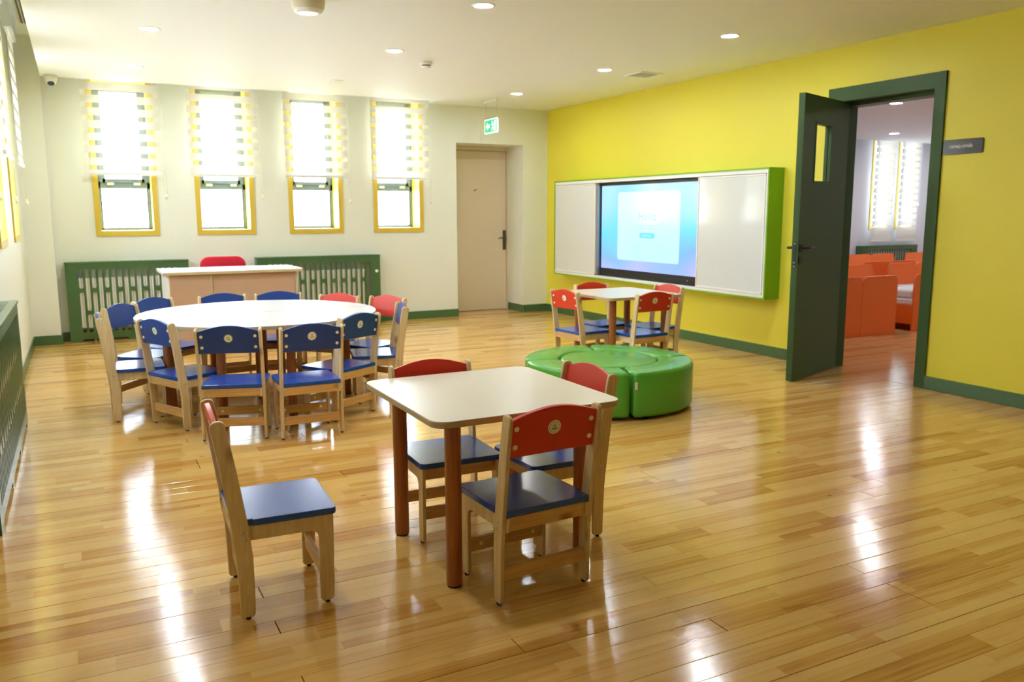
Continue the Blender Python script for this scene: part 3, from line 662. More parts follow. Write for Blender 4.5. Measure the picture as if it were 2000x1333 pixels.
for (p, q) in (((-0.045, -0.252), (-0.060, -0.290)), ((-0.060, -0.290), (-0.030, -0.310)), ((-0.060, -0.290), (-0.080, -0.335)), ((-0.030, -0.310), (-0.034, -0.338)), ((-0.045, -0.258), (-0.012, -0.272)), ((-0.048, -0.258), (-0.078, -0.262))):
    dx, dz = q[0] - p[0], q[1] - p[1]; L = math.hypot(dx, dz); nx, nz = -dz / L * 0.006, dx / L * 0.006
    prism(bm, [(p[0] + nx, p[1] + nz), (q[0] + nx, q[1] + nz), (q[0] - nx, q[1] - nz), (p[0] - nx, p[1] - nz)], -0.0085, -0.0076, 'x')
done('running_figure', bm, SGW, t)
t = thing('security_camera', 'white dome security camera on the ceiling beside the pilaster', 'camera', (-5.415, -0.33, ZC))
bm = bmesh.new(); lathe(bm, [(0, 0), (0.055, 0), (0.055, -0.035), (0.050, -0.045)], seg=24); done('base', bm, WHITE, t)
bm = bmesh.new(); lathe(bm, [(0.046, 0.010), (0.050, 0), (0.046, -0.018), (0.034, -0.034), (0.030, -0.037)], seg=24); bm.transform(Matrix.Translation((0.0, -0.006, -0.045)) @ Matrix.Rotation(math.radians(-35), 4, 'X')); done('eyeball', bm, WHITE, t)
bm = bmesh.new(); lathe(bm, [(0.031, -0.034), (0.028, -0.040), (0.0, -0.043)], seg=24); bm.transform(Matrix.Translation((0.0, -0.006, -0.045)) @ Matrix.Rotation(math.radians(-35), 4, 'X')); done('lens', bm, mat('camera_lens', (0.02, 0.05, 0.10, 1), 0.08), t)

# ------------------------------------------------------------------ radiators and pierced covers (local: x along the wall, front face at y = -depth)
def cover(W, H, D, n, loc, rz, label, feet=2):
    root = thing('radiator_cover', label, 'radiator cover', loc, rz, 'pierced green radiator covers')
    h = W / 2
    out = [(-h, 0)]
    m = 0.10; seg = (W - 2 * m + 0.0) / feet
    for k in range(feet):
        a, b = -h + m + k * seg + (0.03 if k else 0), -h + m + (k + 1) * seg - (0.03 if k < feet - 1 else 0)
        out += [(a, 0), (a + 0.022, 0.026), (b - 0.022, 0.026), (b, 0)]
    out += [(h, 0), (h, H), (-h, H)]
    S = [out]; pit = 0.0575; sw = 0.0365; x0 = -(n - 1) * pit / 2
    for k in range(n):
        x = x0 + k * pit; a, b = x - sw / 2, x + sw / 2
        if k % 2 == 0: parts = ((0.690 / 0.782 * H + 0.03, 0.535 / 0.782 * H), (0.498 / 0.782 * H, 0.088))
        else: parts = ((0.690 / 0.782 * H + 0.03, 0.310 / 0.782 * H), (0.276 / 0.782 * H, 0.088))
        for q, (zt, zb) in enumerate(parts): S.append(rrect(a, b, zb, zt, sw / 2 - 0.0005, 5, which=(1, 1, 0, 0) if q == 0 else (1, 1, 1, 1)))
    me = curve_mesh(S, 0.009); xf(me, Matrix(((1, 0, 0, 0), (0, 0, -1, -D + 0.0045), (0, 1, 0, 0), (0, 0, 0, 1))))
    link('front_panel', me, GREEN, root)
    for s in (-1, 1): bx('side_panel', (s * h, s * (h - 0.016), -D + 0.0092, -0.001, 0, H), GREEN, root)
    T = [rrect(-h - 0.004, h + 0.004, -D - 0.006, -0.001, 0.002, 1)]
    nn = max(2, int((W - 0.12) / 0.0575)); xx = -(nn - 1) * 0.0575 / 2
    for k in range(nn): T.append(rrect(xx + k * 0.0575 - 0.010, xx + k * 0.0575 + 0.010, -D + 0.035, -0.028, 0.004, 2))
    me = curve_mesh(T, 0.014); xf(me, Matrix.Translation((0, 0, H + 0.007))); link('top_panel', me, GREEN, root)
    return root
RSEC = None
def radiator(W, loc, rz, label, z0=0.13, z1=0.625):
    global RSEC
    root = thing('radiator', label, 'radiator', loc, rz, 'white column radiators')
    n = int(W / 0.0575)
    if RSEC is None:
        bm = bmesh.new()
        for dy in (-0.022, 0.022): box(bm, -0.0275, 0.0275, dy - 0.014, dy + 0.014, z0, z1, bev=0.008)
        box(bm, -0.026, 0.026, -0.032, 0.032, z1 - 0.05, z1, bev=0.008); box(bm, -0.026, 0.026, -0.032, 0.032, z0, z0 + 0.05, bev=0.008)
        bmesh.ops.recalc_face_normals(bm, faces=bm.faces[:]); RSEC = bpy.data.meshes.new('radiator_section'); bm.to_mesh(RSEC); bm.free(); RSEC.materials.append(RADW)
    for k in range(n):
        o = link('radiator_section', RSEC, None, root); o.location = ((k - (n - 1) / 2) * 0.0575, 0, 0)
    L = n * 0.0575 / 2
    bm = bmesh.new(); cyl(bm, (-L - 0.0, 0, z1 - 0.026), (L + 0.03, 0, z1 - 0.026), 0.012, 10); cyl(bm, (-L, 0, z0 + 0.026), (L + 0.03, 0, z0 + 0.026), 0.012, 10)
    for s in (-0.7, 0.7): cyl(bm, (s * L, 0.0, 0.0), (s * L, 0.0, z0 + 0.03), 0.012, 8)
    done('pipe', bm, RADW, root)
    return root
CD = 0.135
cover(1.123, 0.768, CD, 16, (-4.872, 0, 0), 0, 'pierced green radiator cover beside the pilaster, behind the desk end')
cover(1.362, 0.768, CD, 20, (-2.946, 0, 0), 0, 'pierced green radiator cover beyond the desk, nearest the beige door')
cover(2.00, 0.732, 0.100, 32, (XL, -4.570, 0), math.pi / 2, 'long pierced green radiator cover against the side window wall', feet=3)
radiator(0.98, (-4.872, -0.080, 0), 0, 'white radiator inside the green cover beside the pilaster')
radiator(1.15, (-2.99, -0.080, 0), 0, 'white radiator inside the green cover near the beige door')
radiator(1.80, (XL + 0.052, -4.570, 0), math.pi / 2, 'white radiator inside the long side-wall cover')
def valve(loc, rz, label):
    t = thing('radiator_valve', label, 'valve', loc, rz)
    bm = bmesh.new(); cyl(bm, (0, 0.012, 0), (0, -0.020, 0), 0.010, 12); done('valve_body', bm, BRONZE, t)
    bm = bmesh.new(); cyl(bm, (0, -0.018, 0), (0, -0.050, 0), 0.018, 16, r2=0.016); done('knob', bm, WHITE, t)
    return t
valve((-2.312, -0.112, 0.598), 0, 'white thermostatic knob at the end of the cover near the beige door')
valve((XL + 0.070, -3.5705, 0.585), math.pi, 'white thermostatic knob sticking out past the long side-wall cover')

# ------------------------------------------------------------------ children's chairs (local: +y forward, x right, origin on the floor below the seat)
W2, TH, ZSEAT, HT = 0.1740, 0.014, 0.320, 0.640
def post_outline():
    """side profile of the bent rear post in (y, z)"""
    C = [(-0.125, 0.007), (-0.125, 0.10), (-0.127, 0.20), (-0.137, 0.30), (-0.150, 0.40), (-0.166, 0.51), (-0.186, 0.622)]
    Wd = [0.044, 0.047, 0.050, 0.051, 0.049, 0.047, 0.045]
    L, R = [], []
    for i, ((y, z), w) in enumerate(zip(C, Wd)):
        a = C[max(0, i - 1)]; b = C[min(len(C) - 1, i + 1)]; d = Vector((b[0] - a[0], b[1] - a[1])).normalized(); n = Vector((-d.y, d.x))
        L.append((y + n.x * w / 2, z + n.y * w / 2)); R.append((y - n.x * w / 2, z - n.y * w / 2))
    d = Vector((C[-1][0] - C[-2][0], C[-1][1] - C[-2][1])).normalized(); n = Vector((-d.y, d.x)); top = []
    r = 0.0225
    for k in range(1, 8):
        t = math.pi * k / 8; v = n * (-math.cos(t)) * r + d * math.sin(t) * r * 0.75; top.append((C[-1][0] + v.x, C[-1][1] + v.y))
    bot = [(-0.125 - 0.022 + 0.0, 0.015), (-0.125 - 0.015, 0.007), (-0.125 + 0.015, 0.007), (-0.125 + 0.022, 0.015)]
    return bot + R[1:] + top + L[1:][::-1]
def gamma_outline():
    """front leg with the side apron in one bent piece, (y, z)"""
    P = [(0.103, 0.016), (0.111, 0.007), (0.139, 0.007), (0.147, 0.016), (0.150, 0.150), (0.152, ZSEAT - 0.022), (-0.165, ZSEAT - 0.022), (-0.160, ZSEAT - 0.070)]
    r = 0.026; cx, cz = 0.104 - r, ZSEAT - 0.070 - r
    for k in range(6):
        t = math.radians(90 - 90 * k / 5); P.append((cx + r * math.cos(t), cz + r * math.sin(t)))
    return P
def chair_meshes():
    D = {}
    def mk(key, m, fn):
        bm = bmesh.new(); fn(bm); bmesh.ops.recalc_face_normals(bm, faces=bm.faces[:]); me = bpy.data.meshes.new(key); bm.to_mesh(me); bm.free()
        me.materials.append(m); D[key] = me
    po, go = post_outline(), gamma_outline()
    for s, k in ((-1, 'l'), (1, 'r')):
        mk('post' + k, BIRCH, lambda bm: prism(bm, po, s * W2, s * (W2 - TH), 'x', bev=0.0022))
        mk('front' + k, BIRCH, lambda bm: prism(bm, go, s * (W2 - TH - 0.0004), s * (W2 - 2 * TH), 'x', bev=0.0018))
    h1, h2 = 0.168, W2 - TH - 0.0006
    seat = [(-h2, -0.160), (h2, -0.160), (h2, -0.098), (h1, -0.098)] + [(h1 - 0.022 + 0.022 * math.cos(t), 0.1625 - 0.022 + 0.022 * math.sin(t)) for t in [math.radians(18 * k) for k in range(6)]] \
        + [(-h1 + 0.022 + 0.022 * math.cos(t), 0.1625 - 0.022 + 0.022 * math.sin(t)) for t in [math.radians(90 + 18 * k) for k in range(6)]] + [(-h1, -0.098), (-h2, -0.098)]
    mk('seat', BLUE, lambda bm: prism(bm, seat, ZSEAT - 0.0215, ZSEAT, 'z', bev=0.0025, seg=2))
    xi = W2 - 2 * TH - 0.0005
    mk('rear_apron', RAILW, lambda bm: box(bm, -xi, xi, -0.158, -0.142, ZSEAT - 0.068, ZSEAT - 0.022, bev=0.0015))
    mk('front_apron', RAILW, lambda bm: box(bm, -xi, xi, 0.126, 0.142, ZSEAT - 0.068, ZSEAT - 0.022, bev=0.0015))
    xo = W2 - TH - 0.0005
    mk('rear_stretcher', RAILW, lambda bm: box(bm, -xo, xo, -0.134, -0.118, 0.078, 0.126, bev=0.0015))
    mk('front_stretcher', RAILW, lambda bm: box(bm, -xi, xi, 0.108, 0.124, 0.088, 0.136, bev=0.0015))
    # arched back panel, tilted with the posts
    pts = [(-xo, 0.0), (xo, 0.0), (xo, 0.125)] + [(xo - 2 * xo * k / 16, 0.125 + 0.032 * math.sin(math.pi * k / 16)) for k in range(1, 16)] + [(-xo, 0.125)]
    tilt = Matrix.Translation((0, -0.168, 0.498)) @ Matrix.Rotation(math.radians(10.0), 4, 'X')
    def back(bm): prism(bm, pts, -0.008, 0.008, 'y', bev=0.0028, seg=2); bm.transform(tilt)
    mk('back_red', RED, back); mk('back_blue', NAVY, back)
    def cap(x, z, s=1): 
        def f(bm): cyl(bm, (x, -0.0075, z), (x, -0.0105, z), 0.0085, 16); bm.transform(tilt)
        return f
    for i, (x, z) in enumerate(((-0.140, 0.098), (0.140, 0.098), (-0.140, 0.036), (0.140, 0.036))): mk('cap%d' % i, PLUG, cap(x, z))
    def disc(bm): cyl(bm, (0, -0.0078, 0.086), (0, -0.0090, 0.086), 0.0238, 28); bm.transform(tilt)
    mk('sticker', STICK, disc)
    def ring(r0, r1, dash):
        def f(bm):
            n = 32
            for k in range(n):
                if dash and k % 4 == 3: continue
                a, b = 2 * math.pi * k / n, 2 * math.pi * (k + (0.75 if dash else 1.0)) / n
                bm.faces.new([bm.verts.new((r * math.cos(t), -0.0093, 0.086 + r * math.sin(t))) for r, t in ((r0, a), (r1, a), (r1, b), (r0, b))])
            bm.transform(tilt)
        return f
    mk('ringi', INK, ring(0.0178, 0.0196, True)); mk('ringg', INKG, ring(0.0205, 0.0238, False))
    up = Matrix(((1, 0, 0, 0), (0, 0, 1, 0), (0, 1, 0, 0), (0, 0, 0, 1)))
    face = lambda z, s: tilt @ Matrix.Translation((0, -0.0094, z)) @ Matrix(((1, 0, 0, 0), (0, 0, -1, 0), (0, 1, 0, 0), (0, 0, 0, 1)))
    g = xf(text_mesh('G', 0.015, 0.0002, True), face(0.0905, 1)); g.materials.append(INKG); D['gsmall'] = g
    g = xf(text_mesh('G', 0.026, 0.0002, True), face(0.0860, 1)); g.materials.append(INKG); D['gbig'] = g
    def bar(bm):
        for (x0, x1, z0, z1) in ((-0.011, 0.011, 0.0800, 0.0825), (-0.007, 0.007, 0.0765, 0.0782)): box(bm, x0, x1, -0.0096, -0.0090, z0, z1)
        bm.transform(tilt)
    mk('markbar', INK, bar)
    for s, k in ((-1, 'l'), (1, 'r')):
        for j, z in enumerate((ZSEAT - 0.036, ZSEAT - 0.058)):
            def bolt(bm, s=s, z=z): lathe(bm, [(0.0062, 0), (0.0058, 0.0016), (0.003, 0.0028), (0.0, 0.0026)], seg=12); bm.transform(Matrix.Translation((s * W2, -0.128 + (-0.006 if z > 0.27 else 0.0) + 0.004, z)) @ Matrix.Rotation(s * math.pi / 2, 4, 'Y'))
            mk('bolt%s%d' % (k, j), STEEL, bolt)
    for s, k in ((-1, 'l'), (1, 'r')):
        mk('glide_r' + k, GLIDE, lambda bm: lathe(bm, [(0.0, 0.0), (0.0075, 0.0), (0.0085, 0.004), (0.0085, 0.0075)], (s * (W2 - TH / 2), -0.125, 0), 10))
        mk('glide_f' + k, GLIDE, lambda bm: lathe(bm, [(0.0, 0.0), (0.0075, 0.0), (0.0085, 0.004), (0.0085, 0.0075)], (s * (W2 - 1.5 * TH), 0.125, 0), 10))
    for i, x in enumerate((-0.105, 0.105)):
        def fp(bm, x=x): cyl(bm, (x, 0.109, 0.112), (x, 0.1062, 0.112), 0.0072, 14)
        mk('fcap%d' % i, PLUG, fp)
    return D
CM = chair_meshes()
def make_chair(colour, logo):
    t = thing('child_chair', 'chair', 'chair')
    for k in 'lr':
        p = link('rear_post', CM['post' + k], None, t)
        for j in (0, 1): link('bolt', CM['bolt%s%d' % (k, j)], None, p)
        link('glide', CM['glide_r' + k], None, p)
        f = link('front_leg', CM['front' + k], None, t); link('glide', CM['glide_f' + k], None, f)
    link('seat', CM['seat'], None, t)
    for n in ('rear_apron', 'front_apron', 'rear_stretcher'): link(n, CM[n], None, t)
    s = link('front_stretcher', CM['front_stretcher'], None, t)
    for i in (0, 1): link('screw_cap', CM['fcap%d' % i], None, s)
    b = link('backrest', CM['back_' + colour], None, t)
    for i in range(4): link('screw_cap', CM['cap%d' % i], None, b)
    link('sticker', CM['sticker'], None, b)
    if logo == 'green': link('sticker_ring', CM['ringg'], None, b); link('sticker_letter', CM['gbig'], None, b)
    else: link('sticker_ring', CM['ringi'], None, b); link('sticker_letter', CM['gsmall'], None, b); link('sticker_print', CM['markbar'], None, b)
    return t
proto = {}
def chair(x, y, deg, colour, logo, label, group):
    key = (colour, logo)
    if key not in proto: o = proto[key] = make_chair(colour, logo)
    else: o = copy_tree(proto[key])
    o.location = (x, y, 0); o.rotation_euler = (0, 0, -math.radians(deg)); o['label'] = label; o['group'] = group
    return o
G1, G2, G3 = 'chairs at the near square table', 'chairs around the round table', 'chairs at the far square table'
chair(-4.778, -6.556, 92.7, 'red', 'ink', 'red-backed chair pulled away from the near square table, seen side-on', G1)
chair(-4.016, -6.858, -3.1, 'red', 'ink', 'red-backed chair showing its back and round sticker at near square table', G1)
chair(-4.050, -6.282, 181.9, 'red', 'ink', 'red-backed chair at near square table on its round-table side', G1)
chair(-3.706, -6.490, -89.8, 'red', 'ink', 'red-backed chair at near square table on the side of the green pouf', G1)
RT = [(-5.037, -3.632, 89.8, 'blue', 'ink', 'blue-backed chair seen side-on at the window end of the round table'),
 (-4.935, -3.224, 126.6, 'blue', 'ink', 'blue-backed chair just behind the side-on chair at the window end of round table'),
 (-4.740, -2.899, 141.5, 'blue', 'ink', 'blue-backed chair at round table before the radiator cover beside the pilaster'),
 (-4.340, -2.852, 173.7, 'blue', 'ink', 'blue-backed chair behind the round table before the narrow desk panel'),
 (-3.971, -2.893, 186.1, 'blue', 'ink', 'blue-backed chair behind the round table before the wide desk panel'),
 (-3.717, -3.213, 230.1, 'red', 'ink', 'red-backed chair at round table next to the blue one before the desk'),
 (-3.466, -3.495, 243.0, 'red', 'ink', 'red-backed chair at round table partly hidden by the side-on blue chair'),
 (-3.562, -3.891, 282.2, 'blue', 'ink', 'blue-backed chair seen side-on at the yellow-wall end of the round table'),
 (-3.910, -4.219, -30.3, 'blue', 'ink', 'blue-backed chair with cream sticker standing askew behind the near square table corner'),
 (-4.191, -4.538, 0.7, 'blue', 'ink', 'blue-backed chair with cream sticker, back square-on at round table'),
 (-4.557, -4.426, 18.2, 'blue', 'green', 'blue-backed chair with green-ringed letter sticker, back nearly square-on at round table'),
 (-4.772, -4.017, 64.5, 'blue', 'green', 'blue-backed chair with green-ringed sticker turned sideways at round table')]
for a in RT: chair(*a, G2)
chair(-1.729, -3.609, 83.8, 'red', 'ink', 'red-backed chair at far square table with its back to the round table', G3)
chair(-1.427, -3.951, -2.8, 'red', 'ink', 'red-backed chair at far square table with its back to the green pouf', G3)
chair(-1.358, -3.351, 176.9, 'red', 'ink', 'red-backed chair at far square table on the beige door side', G3)
chair(-1.100, -3.676, 267.5, 'red', 'ink', 'red-backed chair at far square table on the yellow wall side', G3)

# ------------------------------------------------------------------ tables
def leg_mesh(r, h):
    bm = bmesh.new(); lathe(bm, [(0, 0.004), (r - 0.004, 0.004), (r, 0.010), (r, h)], seg=28); bmesh.ops.recalc_face_normals(bm, faces=bm.faces[:])
    me = bpy.data.meshes.new('leg'); bm.to_mesh(me); bm.free(); me.materials.append(LEGW); return me
LEG = leg_mesh(0.0275, 0.580)
def legs(t, spots):
    for (x, y) in spots:
        l = link('leg', LEG, None, t); l.location = (x, y, 0)
        bm = bmesh.new(); lathe(bm, [(0, 0), (0.024, 0), (0.026, 0.006), (0, 0.006)], seg=20); g = done('foot_pad', bm, GLIDE, l)
        bx('mounting_plate', (-0.045, 0.045, -0.045, 0.045, 0.574, 0.5795), STEEL, l)
def top(t, outline, m, z0=0.580, z1=0.602, edge=EDGE):
    bm = bmesh.new(); prism(bm, outline, z0, z1 - 0.0012, 'z', bev=0.002); done('table_edge', bm, edge, t)
    bm = bmesh.new(); c = [sum(p[i] for p in outline) / len(outline) for i in (0, 1)]
    prism(bm, [(c[0] + (p[0] - c[0]) * 0.9965, c[1] + (p[1] - c[1]) * 0.9965) for p in outline], z1 - 0.003, z1, 'z'); done('tabletop', bm, m, t)
def square_table(x, y, label):
    t = thing('square_table', label, 'table', (x, y, 0), 0, 'square activity tables')
    top(t, rrect(-0.355, 0.355, -0.375, 0.375, 0.055, 7), TABLETOP)
    legs(t, [(-0.250, -0.262), (0.250, -0.262), (-0.250, 0.252), (0.250, 0.252)])
square_table(-3.998, -6.537, 'near square table with cream top, rounded corners and brown legs')
square_table(-1.385, -3.630, 'far square table under the whiteboard, cream top and brown legs')
RC = (-4.262, -3.60); RR = 0.765
for s, lab in ((1, 'half-round table on the desk side, joined to its twin along a straight seam'), (-1, 'half-round table on the near side, joined to its twin along a straight seam')):
    t = thing('half_round_table', lab, 'table', (RC[0], RC[1], 0), 0, 'half-round activity tables')
    n = 40; y0 = 0.0026
    arc = [(RR * math.cos(math.pi * k / n), y0 + RR * math.sin(math.pi * k / n)) for k in range(n + 1)]
    if s < 0: arc = [(-x, -y) for x, y in arc]
    top(t, arc, ROUNDTOP)
    legs(t, [(-0.575, s * 0.065), (0.562, s * 0.065), (-0.235 if s > 0 else -0.338, s * 0.51 if s > 0 else -0.57), (0.235 if s > 0 else 0.072, s * 0.51 if s > 0 else -0.57), (0.0, s * 0.065)])

# ------------------------------------------------------------------ green pouf: four curved segments around a disc
PC = (-2.232, -4.722); RO, RI, PH = 0.552, 0.318, 0.300
def soft(name, outline, h, m, parent, r=0.028):
    bm = bmesh.new()
    A = [bm.verts.new((x, y, 0.018)) for x, y in outline]; B = [bm.verts.new((x, y, h)) for x, y in outline]
    n = len(outline); bm.faces.new(A[::-1]); f = bm.faces.new(B)
    for i in range(n): bm.faces.new((A[i], A[(i + 1) % n], B[(i + 1) % n], B[i]))
    bmesh.ops.recalc_face_normals(bm, faces=bm.faces[:])
    es = [e for e in bm.edges if abs(e.verts[0].co.z - e.verts[1].co.z) < 1e-5]
    bmesh.ops.bevel(bm, geom=es, offset=r, segments=4, profile=0.5, affect='EDGES')
    for q in bm.faces: q.smooth = True
    o = done(name, bm, m, parent)
    return o
def cornered(P, r=0.02): return P
g4 = ['facing the near square table', 'beside the yellow wall', 'facing the far square table', 'facing the round table']
for k in range(4):
    a0, a1 = math.radians(-109 - 90 + 90 * k), math.radians(-109 + 90 * k); gapo, gapi = 0.014 / RO, 0.014 / RI
    lab = {0: 'curved green vinyl pouf segment nearest the near square table', 1: 'curved green vinyl pouf segment with small white tag, beside the green door', 2: 'curved green vinyl pouf segment beside the far square table', 3: 'curved green vinyl pouf segment on the round-table side'}[k]
    t = thing('pouf_segment', lab, 'pouf', (PC[0], PC[1], 0), 0, 'ring of green vinyl pouf segments')
    n = 24; P = [(RO * math.cos(a0 + gapo + (a1 - a0 - 2 * gapo) * i / n), RO * math.sin(a0 + gapo + (a1 - a0 - 2 * gapo) * i / n)) for i in range(n + 1)]
    ri = RI + 0.008
    P += [(ri * math.cos(a1 - gapi - (a1 - a0 - 2 * gapi) * i / n), ri * math.sin(a1 - gapi - (a1 - a0 - 2 * gapi) * i / n)) for i in range(n + 1)]
    soft('cushion', P, PH, VINYL, t, 0.024)
    am = (a0 + a1) / 2
    bm = bmesh.new()
    for q in (-0.55, 0, 0.55):
        for r_ in (RI + 0.06, RO - 0.06): cyl(bm, (r_ * math.cos(am + q), r_ * math.sin(am + q), 0), (r_ * math.cos(am + q), r_ * math.sin(am + q), 0.030), 0.020, 12)
    done('feet', bm, DARK, t)
    if k == 1:
        a = a0 + gapo + 0.024
        bm = bmesh.new(); box(bm, -0.008, 0.008, -0.0012, 0.0005, 0, 0.045, bev=0.0003)
        bm.transform(Matrix.Translation(((RO + 0.0008) * math.cos(a), (RO + 0.0008) * math.sin(a), 0.195)) @ Matrix.Rotation(a + math.pi / 2, 4, 'Z')); done('tag', bm, WHITE, t)
t = thing('pouf_disc', 'round green vinyl pouf in the middle of the curved segments', 'pouf', (PC[0], PC[1], 0))
soft('cushion', [(RI * math.cos(2 * math.pi * i / 64), RI * math.sin(2 * math.pi * i / 64)) for i in range(64)], PH - 0.004, VINYL, t, 0.022)
bm = bmesh.new()
for k in range(4): cyl(bm, (0.22 * math.cos(k * math.pi / 2), 0.22 * math.sin(k * math.pi / 2), 0), (0.22 * math.cos(k * math.pi / 2), 0.22 * math.sin(k * math.pi / 2), 0.030), 0.02, 12)
done('feet', bm, DARK, t)

# ------------------------------------------------------------------ teacher's desk and red chair
t = thing('teacher_desk', 'peach fronted desk with white top before the radiator covers', 'desk', (0, 0, 0))
dx0, dx1, dy0, dy1 = -4.668, -3.440, -1.42, -0.78
bm = bmesh.new(); prism(bm, rrect(dx0, dx1, dy0, dy1, 0.035, 4, which=(0, 1, 1, 0)), 0.716, 0.740, 'z', bev=0.002); done('desktop', bm, WHITEM, t)
bm = bmesh.new(); prism(bm, rrect(dx0 + 0.001, dx1 - 0.001, dy0 - 0.0015, dy1, 0.035, 4, which=(0, 1, 1, 0)), 0.712, 0.7335, 'z'); done('desktop_edge', bm, EDGE, t)
bx('front_panel', (dx0 + 0.055, -4.272, dy0 + 0.035, dy0 + 0.053, 0.05, 0.7115), DESKP, t); bx('front_panel', (-4.250, dx1 - 0.075, dy0 + 0.045, dy0 + 0.063, 0.05, 0.7115), DESKP, t)
for x in (dx0 + 0.037, -4.2715, dx1 - 0.0745): bx('side_panel', (x, x + 0.018, dy0 + 0.032, dy1 - 0.04, 0.0, 0.7115), WHITEM if x < -4.5 else EDGE, t)
for k in range(3):
    dr = bx('drawer', (dx0 + 0.060, -4.276, dy1 - 0.06, dy1 - 0.042, 0.10 + k * 0.2, 0.29 + k * 0.2), DESKP, t)
    bx('drawer_handle', (-4.52, -4.40, dy1 - 0.042, dy1 - 0.03, 0.19 + k * 0.2, 0.20 + k * 0.2), ALUG, dr)
t = thing('office_chair', 'red upholstered swivel chair behind the peach fronted desk', 'chair', (-4.03, -0.66, 0))
bm = bmesh.new(); prism(bm, rrect(-0.218, 0.218, 0.47, 0.825, 0.085, 6), 0.10, 0.155, 'y', bev=0.02, seg=3)
for f in bm.faces: f.smooth = True
done('backrest', bm, REDF, t)
bm = bmesh.new(); prism(bm, rrect(-0.22, 0.22, -0.26, 0.12, 0.08, 6), 0.40, 0.465, 'z', bev=0.02, seg=3)
for f in bm.faces: f.smooth = True
done('seat', bm, REDF, t)
bx('back_bracket', (-0.03, 0.03, 0.123, 0.14, 0.385, 0.60), DARK, t); bx('seat_plate', (-0.10, 0.10, -0.16, 0.14, 0.38, 0.40), DARK, t)
bm = bmesh.new(); cyl(bm, (0, -0.05, 0.09), (0, -0.05, 0.385), 0.025, 16); done('gas_lift', bm, DARK, t)
bm = bmesh.new()
for k in range(5):
    a = 2 * math.pi * k / 5 + 0.3; cyl(bm, (0, -0.05, 0.10), (0.25 * math.cos(a), -0.05 + 0.25 * math.sin(a), 0.07), 0.024, 10, r2=0.016)
base = done('star_base', bm, DARK, t)
for k in range(5):
    a = 2 * math.pi * k / 5 + 0.3
    bm = bmesh.new(); x, y = 0.25 * math.cos(a), -0.05 + 0.25 * math.sin(a); cyl(bm, (x - 0.012, y, 0.026), (x + 0.012, y, 0.026), 0.026, 14); cyl(bm, (x, y, 0.03), (x, y, 0.072), 0.006, 8); done('caster', bm, DARK, base)

# ------------------------------------------------------------------ nap room beyond the green door
BX1, BY0, BZC = 8.6, -7.0, 2.33
bw = [(5.93, 6.30), (6.53, 6.90), (7.75, 8.12)]
hol = [(a - 0.2, b - 0.2, 1.0, 2.40) for a, b in bw]
solid_wall('wall_bedroom_back', BX1 - 0.2, 2.62, 0.3, hol, lambda u, v, w: (0.2 + u, w + 0.002, v), GREYW, 'lilac grey wall with narrow windows behind the orange beds')
tag(bx('wall_bedroom_right', (BX1, BX1 + 0.2, BY0, 0.3, 0, 2.62), GREYW), 'lilac grey end wall of the nap room', 'wall', kind='structure')
tag(bx('wall_bedroom_front', (0.2, BX1, BY0 - 0.2, BY0, 0, 2.62), GREYW), 'lilac grey wall of nap room facing its windows', 'wall', kind='structure')
bm = bmesh.new(); box(bm, 0.204, BX1, BY0, -0.24, BZC, BZC + 0.05); box(bm, 0.204, BX1, -0.26, -0.24, BZC + 0.05, 2.62); box(bm, 0.2, BX1 + 0.2, BY0 - 0.2, 0.3, 2.62, 2.72)
tag(done('ceiling_bedroom', bm, mat('cool_white_paint', (0.76, 0.81, 0.86, 1), 0.7)), 'white nap room ceiling seen through the open green door', 'ceiling', kind='structure')
def bwindow(i, a, b, lab):
    root = thing('window_%d' % i, lab, 'window', ((a + b) / 2, 0.0, 0), kind='structure'); h = (b - a) / 2
    bm = bmesh.new()
    for q in ((-h - 0.03, -h + 0.012, 0.97, 2.43), (h - 0.012, h + 0.03, 0.97, 2.43)): box(bm, q[0], q[1], -0.012, 0.001, q[2], q[3])
    box(bm, -h + 0.012, h - 0.012, -0.012, 0.001, 0.97, 1.012); done('trim', bm, TRIMY, root)
    bm = bmesh.new()
    for (x0, x1, z0, z1) in ((-h, -h + 0.03, 1.0, 2.4), (h - 0.03, h, 1.0, 2.4), (-h + 0.03, h - 0.03, 1.0, 1.03), (-h + 0.03, h - 0.03, 2.37, 2.4), (-h + 0.03, h - 0.03, 1.55, 1.60)): box(bm, x0, x1, 0.2, 0.25, z0, z1)
    done('window_frame', bm, ALU, root); bx('pane', (-h + 0.03, h - 0.03, 0.222, 0.226, 1.03, 2.37), GLASS, root)
for i, ((a, b), lab) in enumerate(zip(bw, ('nap room window nearest the open green door leaf', 'nap room window next towards the frame', 'nap room window hidden past the green frame'))): bwindow(11 + i, a, b, lab)
for (a, b), lab in zip(bw, ('white zebra blind on the nap room window closer to the door leaf', 'white zebra blind on the nap room window closer to the sign', 'white zebra blind on the hidden nap room window')):
    blind(b - a + 0.085, 0.775, 2.46, 0.20, ((a + b) / 2 - 0.02, -0.085, 0), 0, lab, pitch=0.1035, sheer=0.03, zcord=1.35, group='nap room zebra blinds', k='n', zhang=2.62)
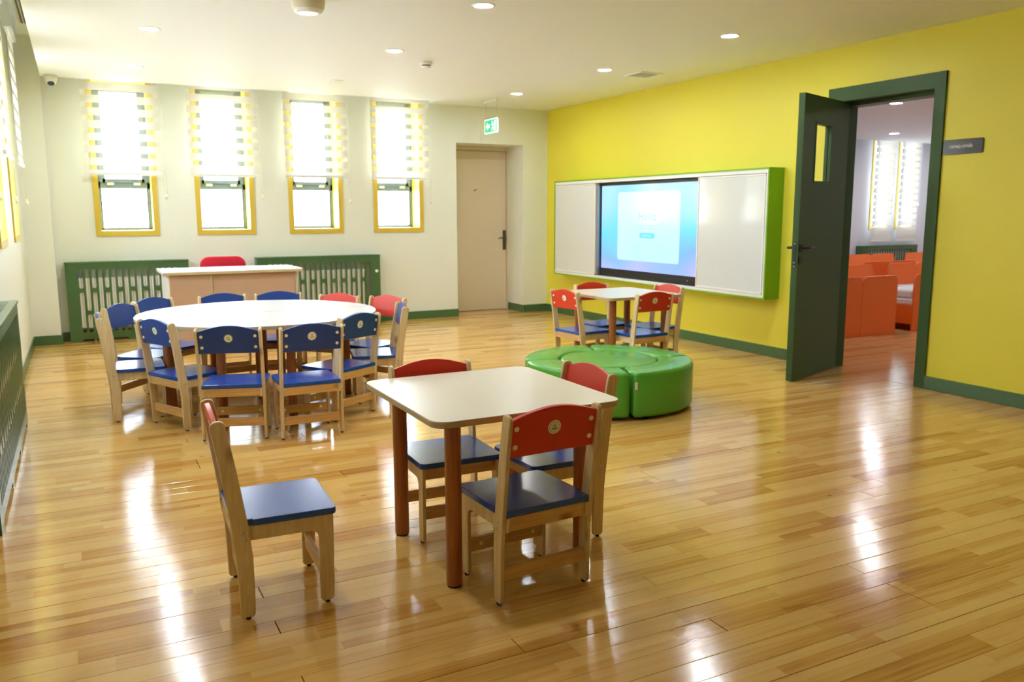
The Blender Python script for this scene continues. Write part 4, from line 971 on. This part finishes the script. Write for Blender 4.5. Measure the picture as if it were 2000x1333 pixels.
cover(1.30, 0.700, 0.125, 18, (6.29, 0.0, 0), 0, 'dark green radiator cover under the nap room windows', feet=2)
radiator(1.09, (6.29, -0.070, 0), 0, 'white radiator inside the nap room cover')
for k, (x, y) in enumerate(((2.11, -3.37), (4.93, -1.13), (2.11, -1.13), (4.93, -3.37), (7.7, -1.13), (7.7, -3.37), (2.11, -5.6), (4.93, -5.6))): downlight(x, y, 'nap room spotlight, %s from the doorway' % rowname[k], BZC)  # only the leading pair is in view; the other lamps are added for brightness
def make_bed():
    t = thing('nap_bed', 'bed', 'bed')
    for y in (0.0, 1.36):
        bm = bmesh.new(); prism(bm, rrect(-0.259, 0.259, 0.0, 0.605, 0.07, 6, which=(0, 0, 1, 1)), y, y + 0.020, 'y', bev=0.002); done('end_panel', bm, ORANGE, t)
    for s in (-1, 1): bx('side_rail', (s * 0.255, s * 0.237, 0.0205, 1.3595, 0.075, 0.275), ORANGE, t)
    bx('slat_base', (-0.236, 0.236, 0.021, 1.359, 0.235, 0.272), PLYB, t)
    bx('mattress', (-0.232, 0.232, 0.025, 1.355, 0.273, 0.335), MATT, t, bev=0.012)
    return t
bed0 = None; BXS = [1.390, 1.910, 2.690, 3.210, 3.990, 4.510, 5.290, 5.810, 6.590, 7.110]
bed_i = 0
wo = ['first', 'second', 'third', 'fourth', 'fifth', 'sixth', 'seventh', 'eighth', 'ninth', 'tenth']
for ry, (y, rn) in enumerate(((-3.49, 'front'), (-1.74, 'window-side'))):
    for k, x in enumerate(BXS):
        if ry == 1 and x < 2.5: continue
        o = make_bed() if bed0 is None else copy_tree(bed0)
        if bed0 is None: bed0 = o
        o.location = (x, y, 0); o['group'] = 'orange nap beds'
        o['label'] = 'orange nap bed with rounded end panels, %s from the door leaf in the %s row' % (wo[k], rn)
for x, y, lab in ((2.69, -3.49, 'white folded bedding on the orange bed past the gap'), (5.29, -1.74, 'white pillow on an orange bed in the window-side row')):
    q = bx('bedding', (x - 0.226, x + 0.20, y + 0.05, y + 0.40, 0.335, 0.435), MATT, bev=0.025); tag(q, lab, 'pillow')
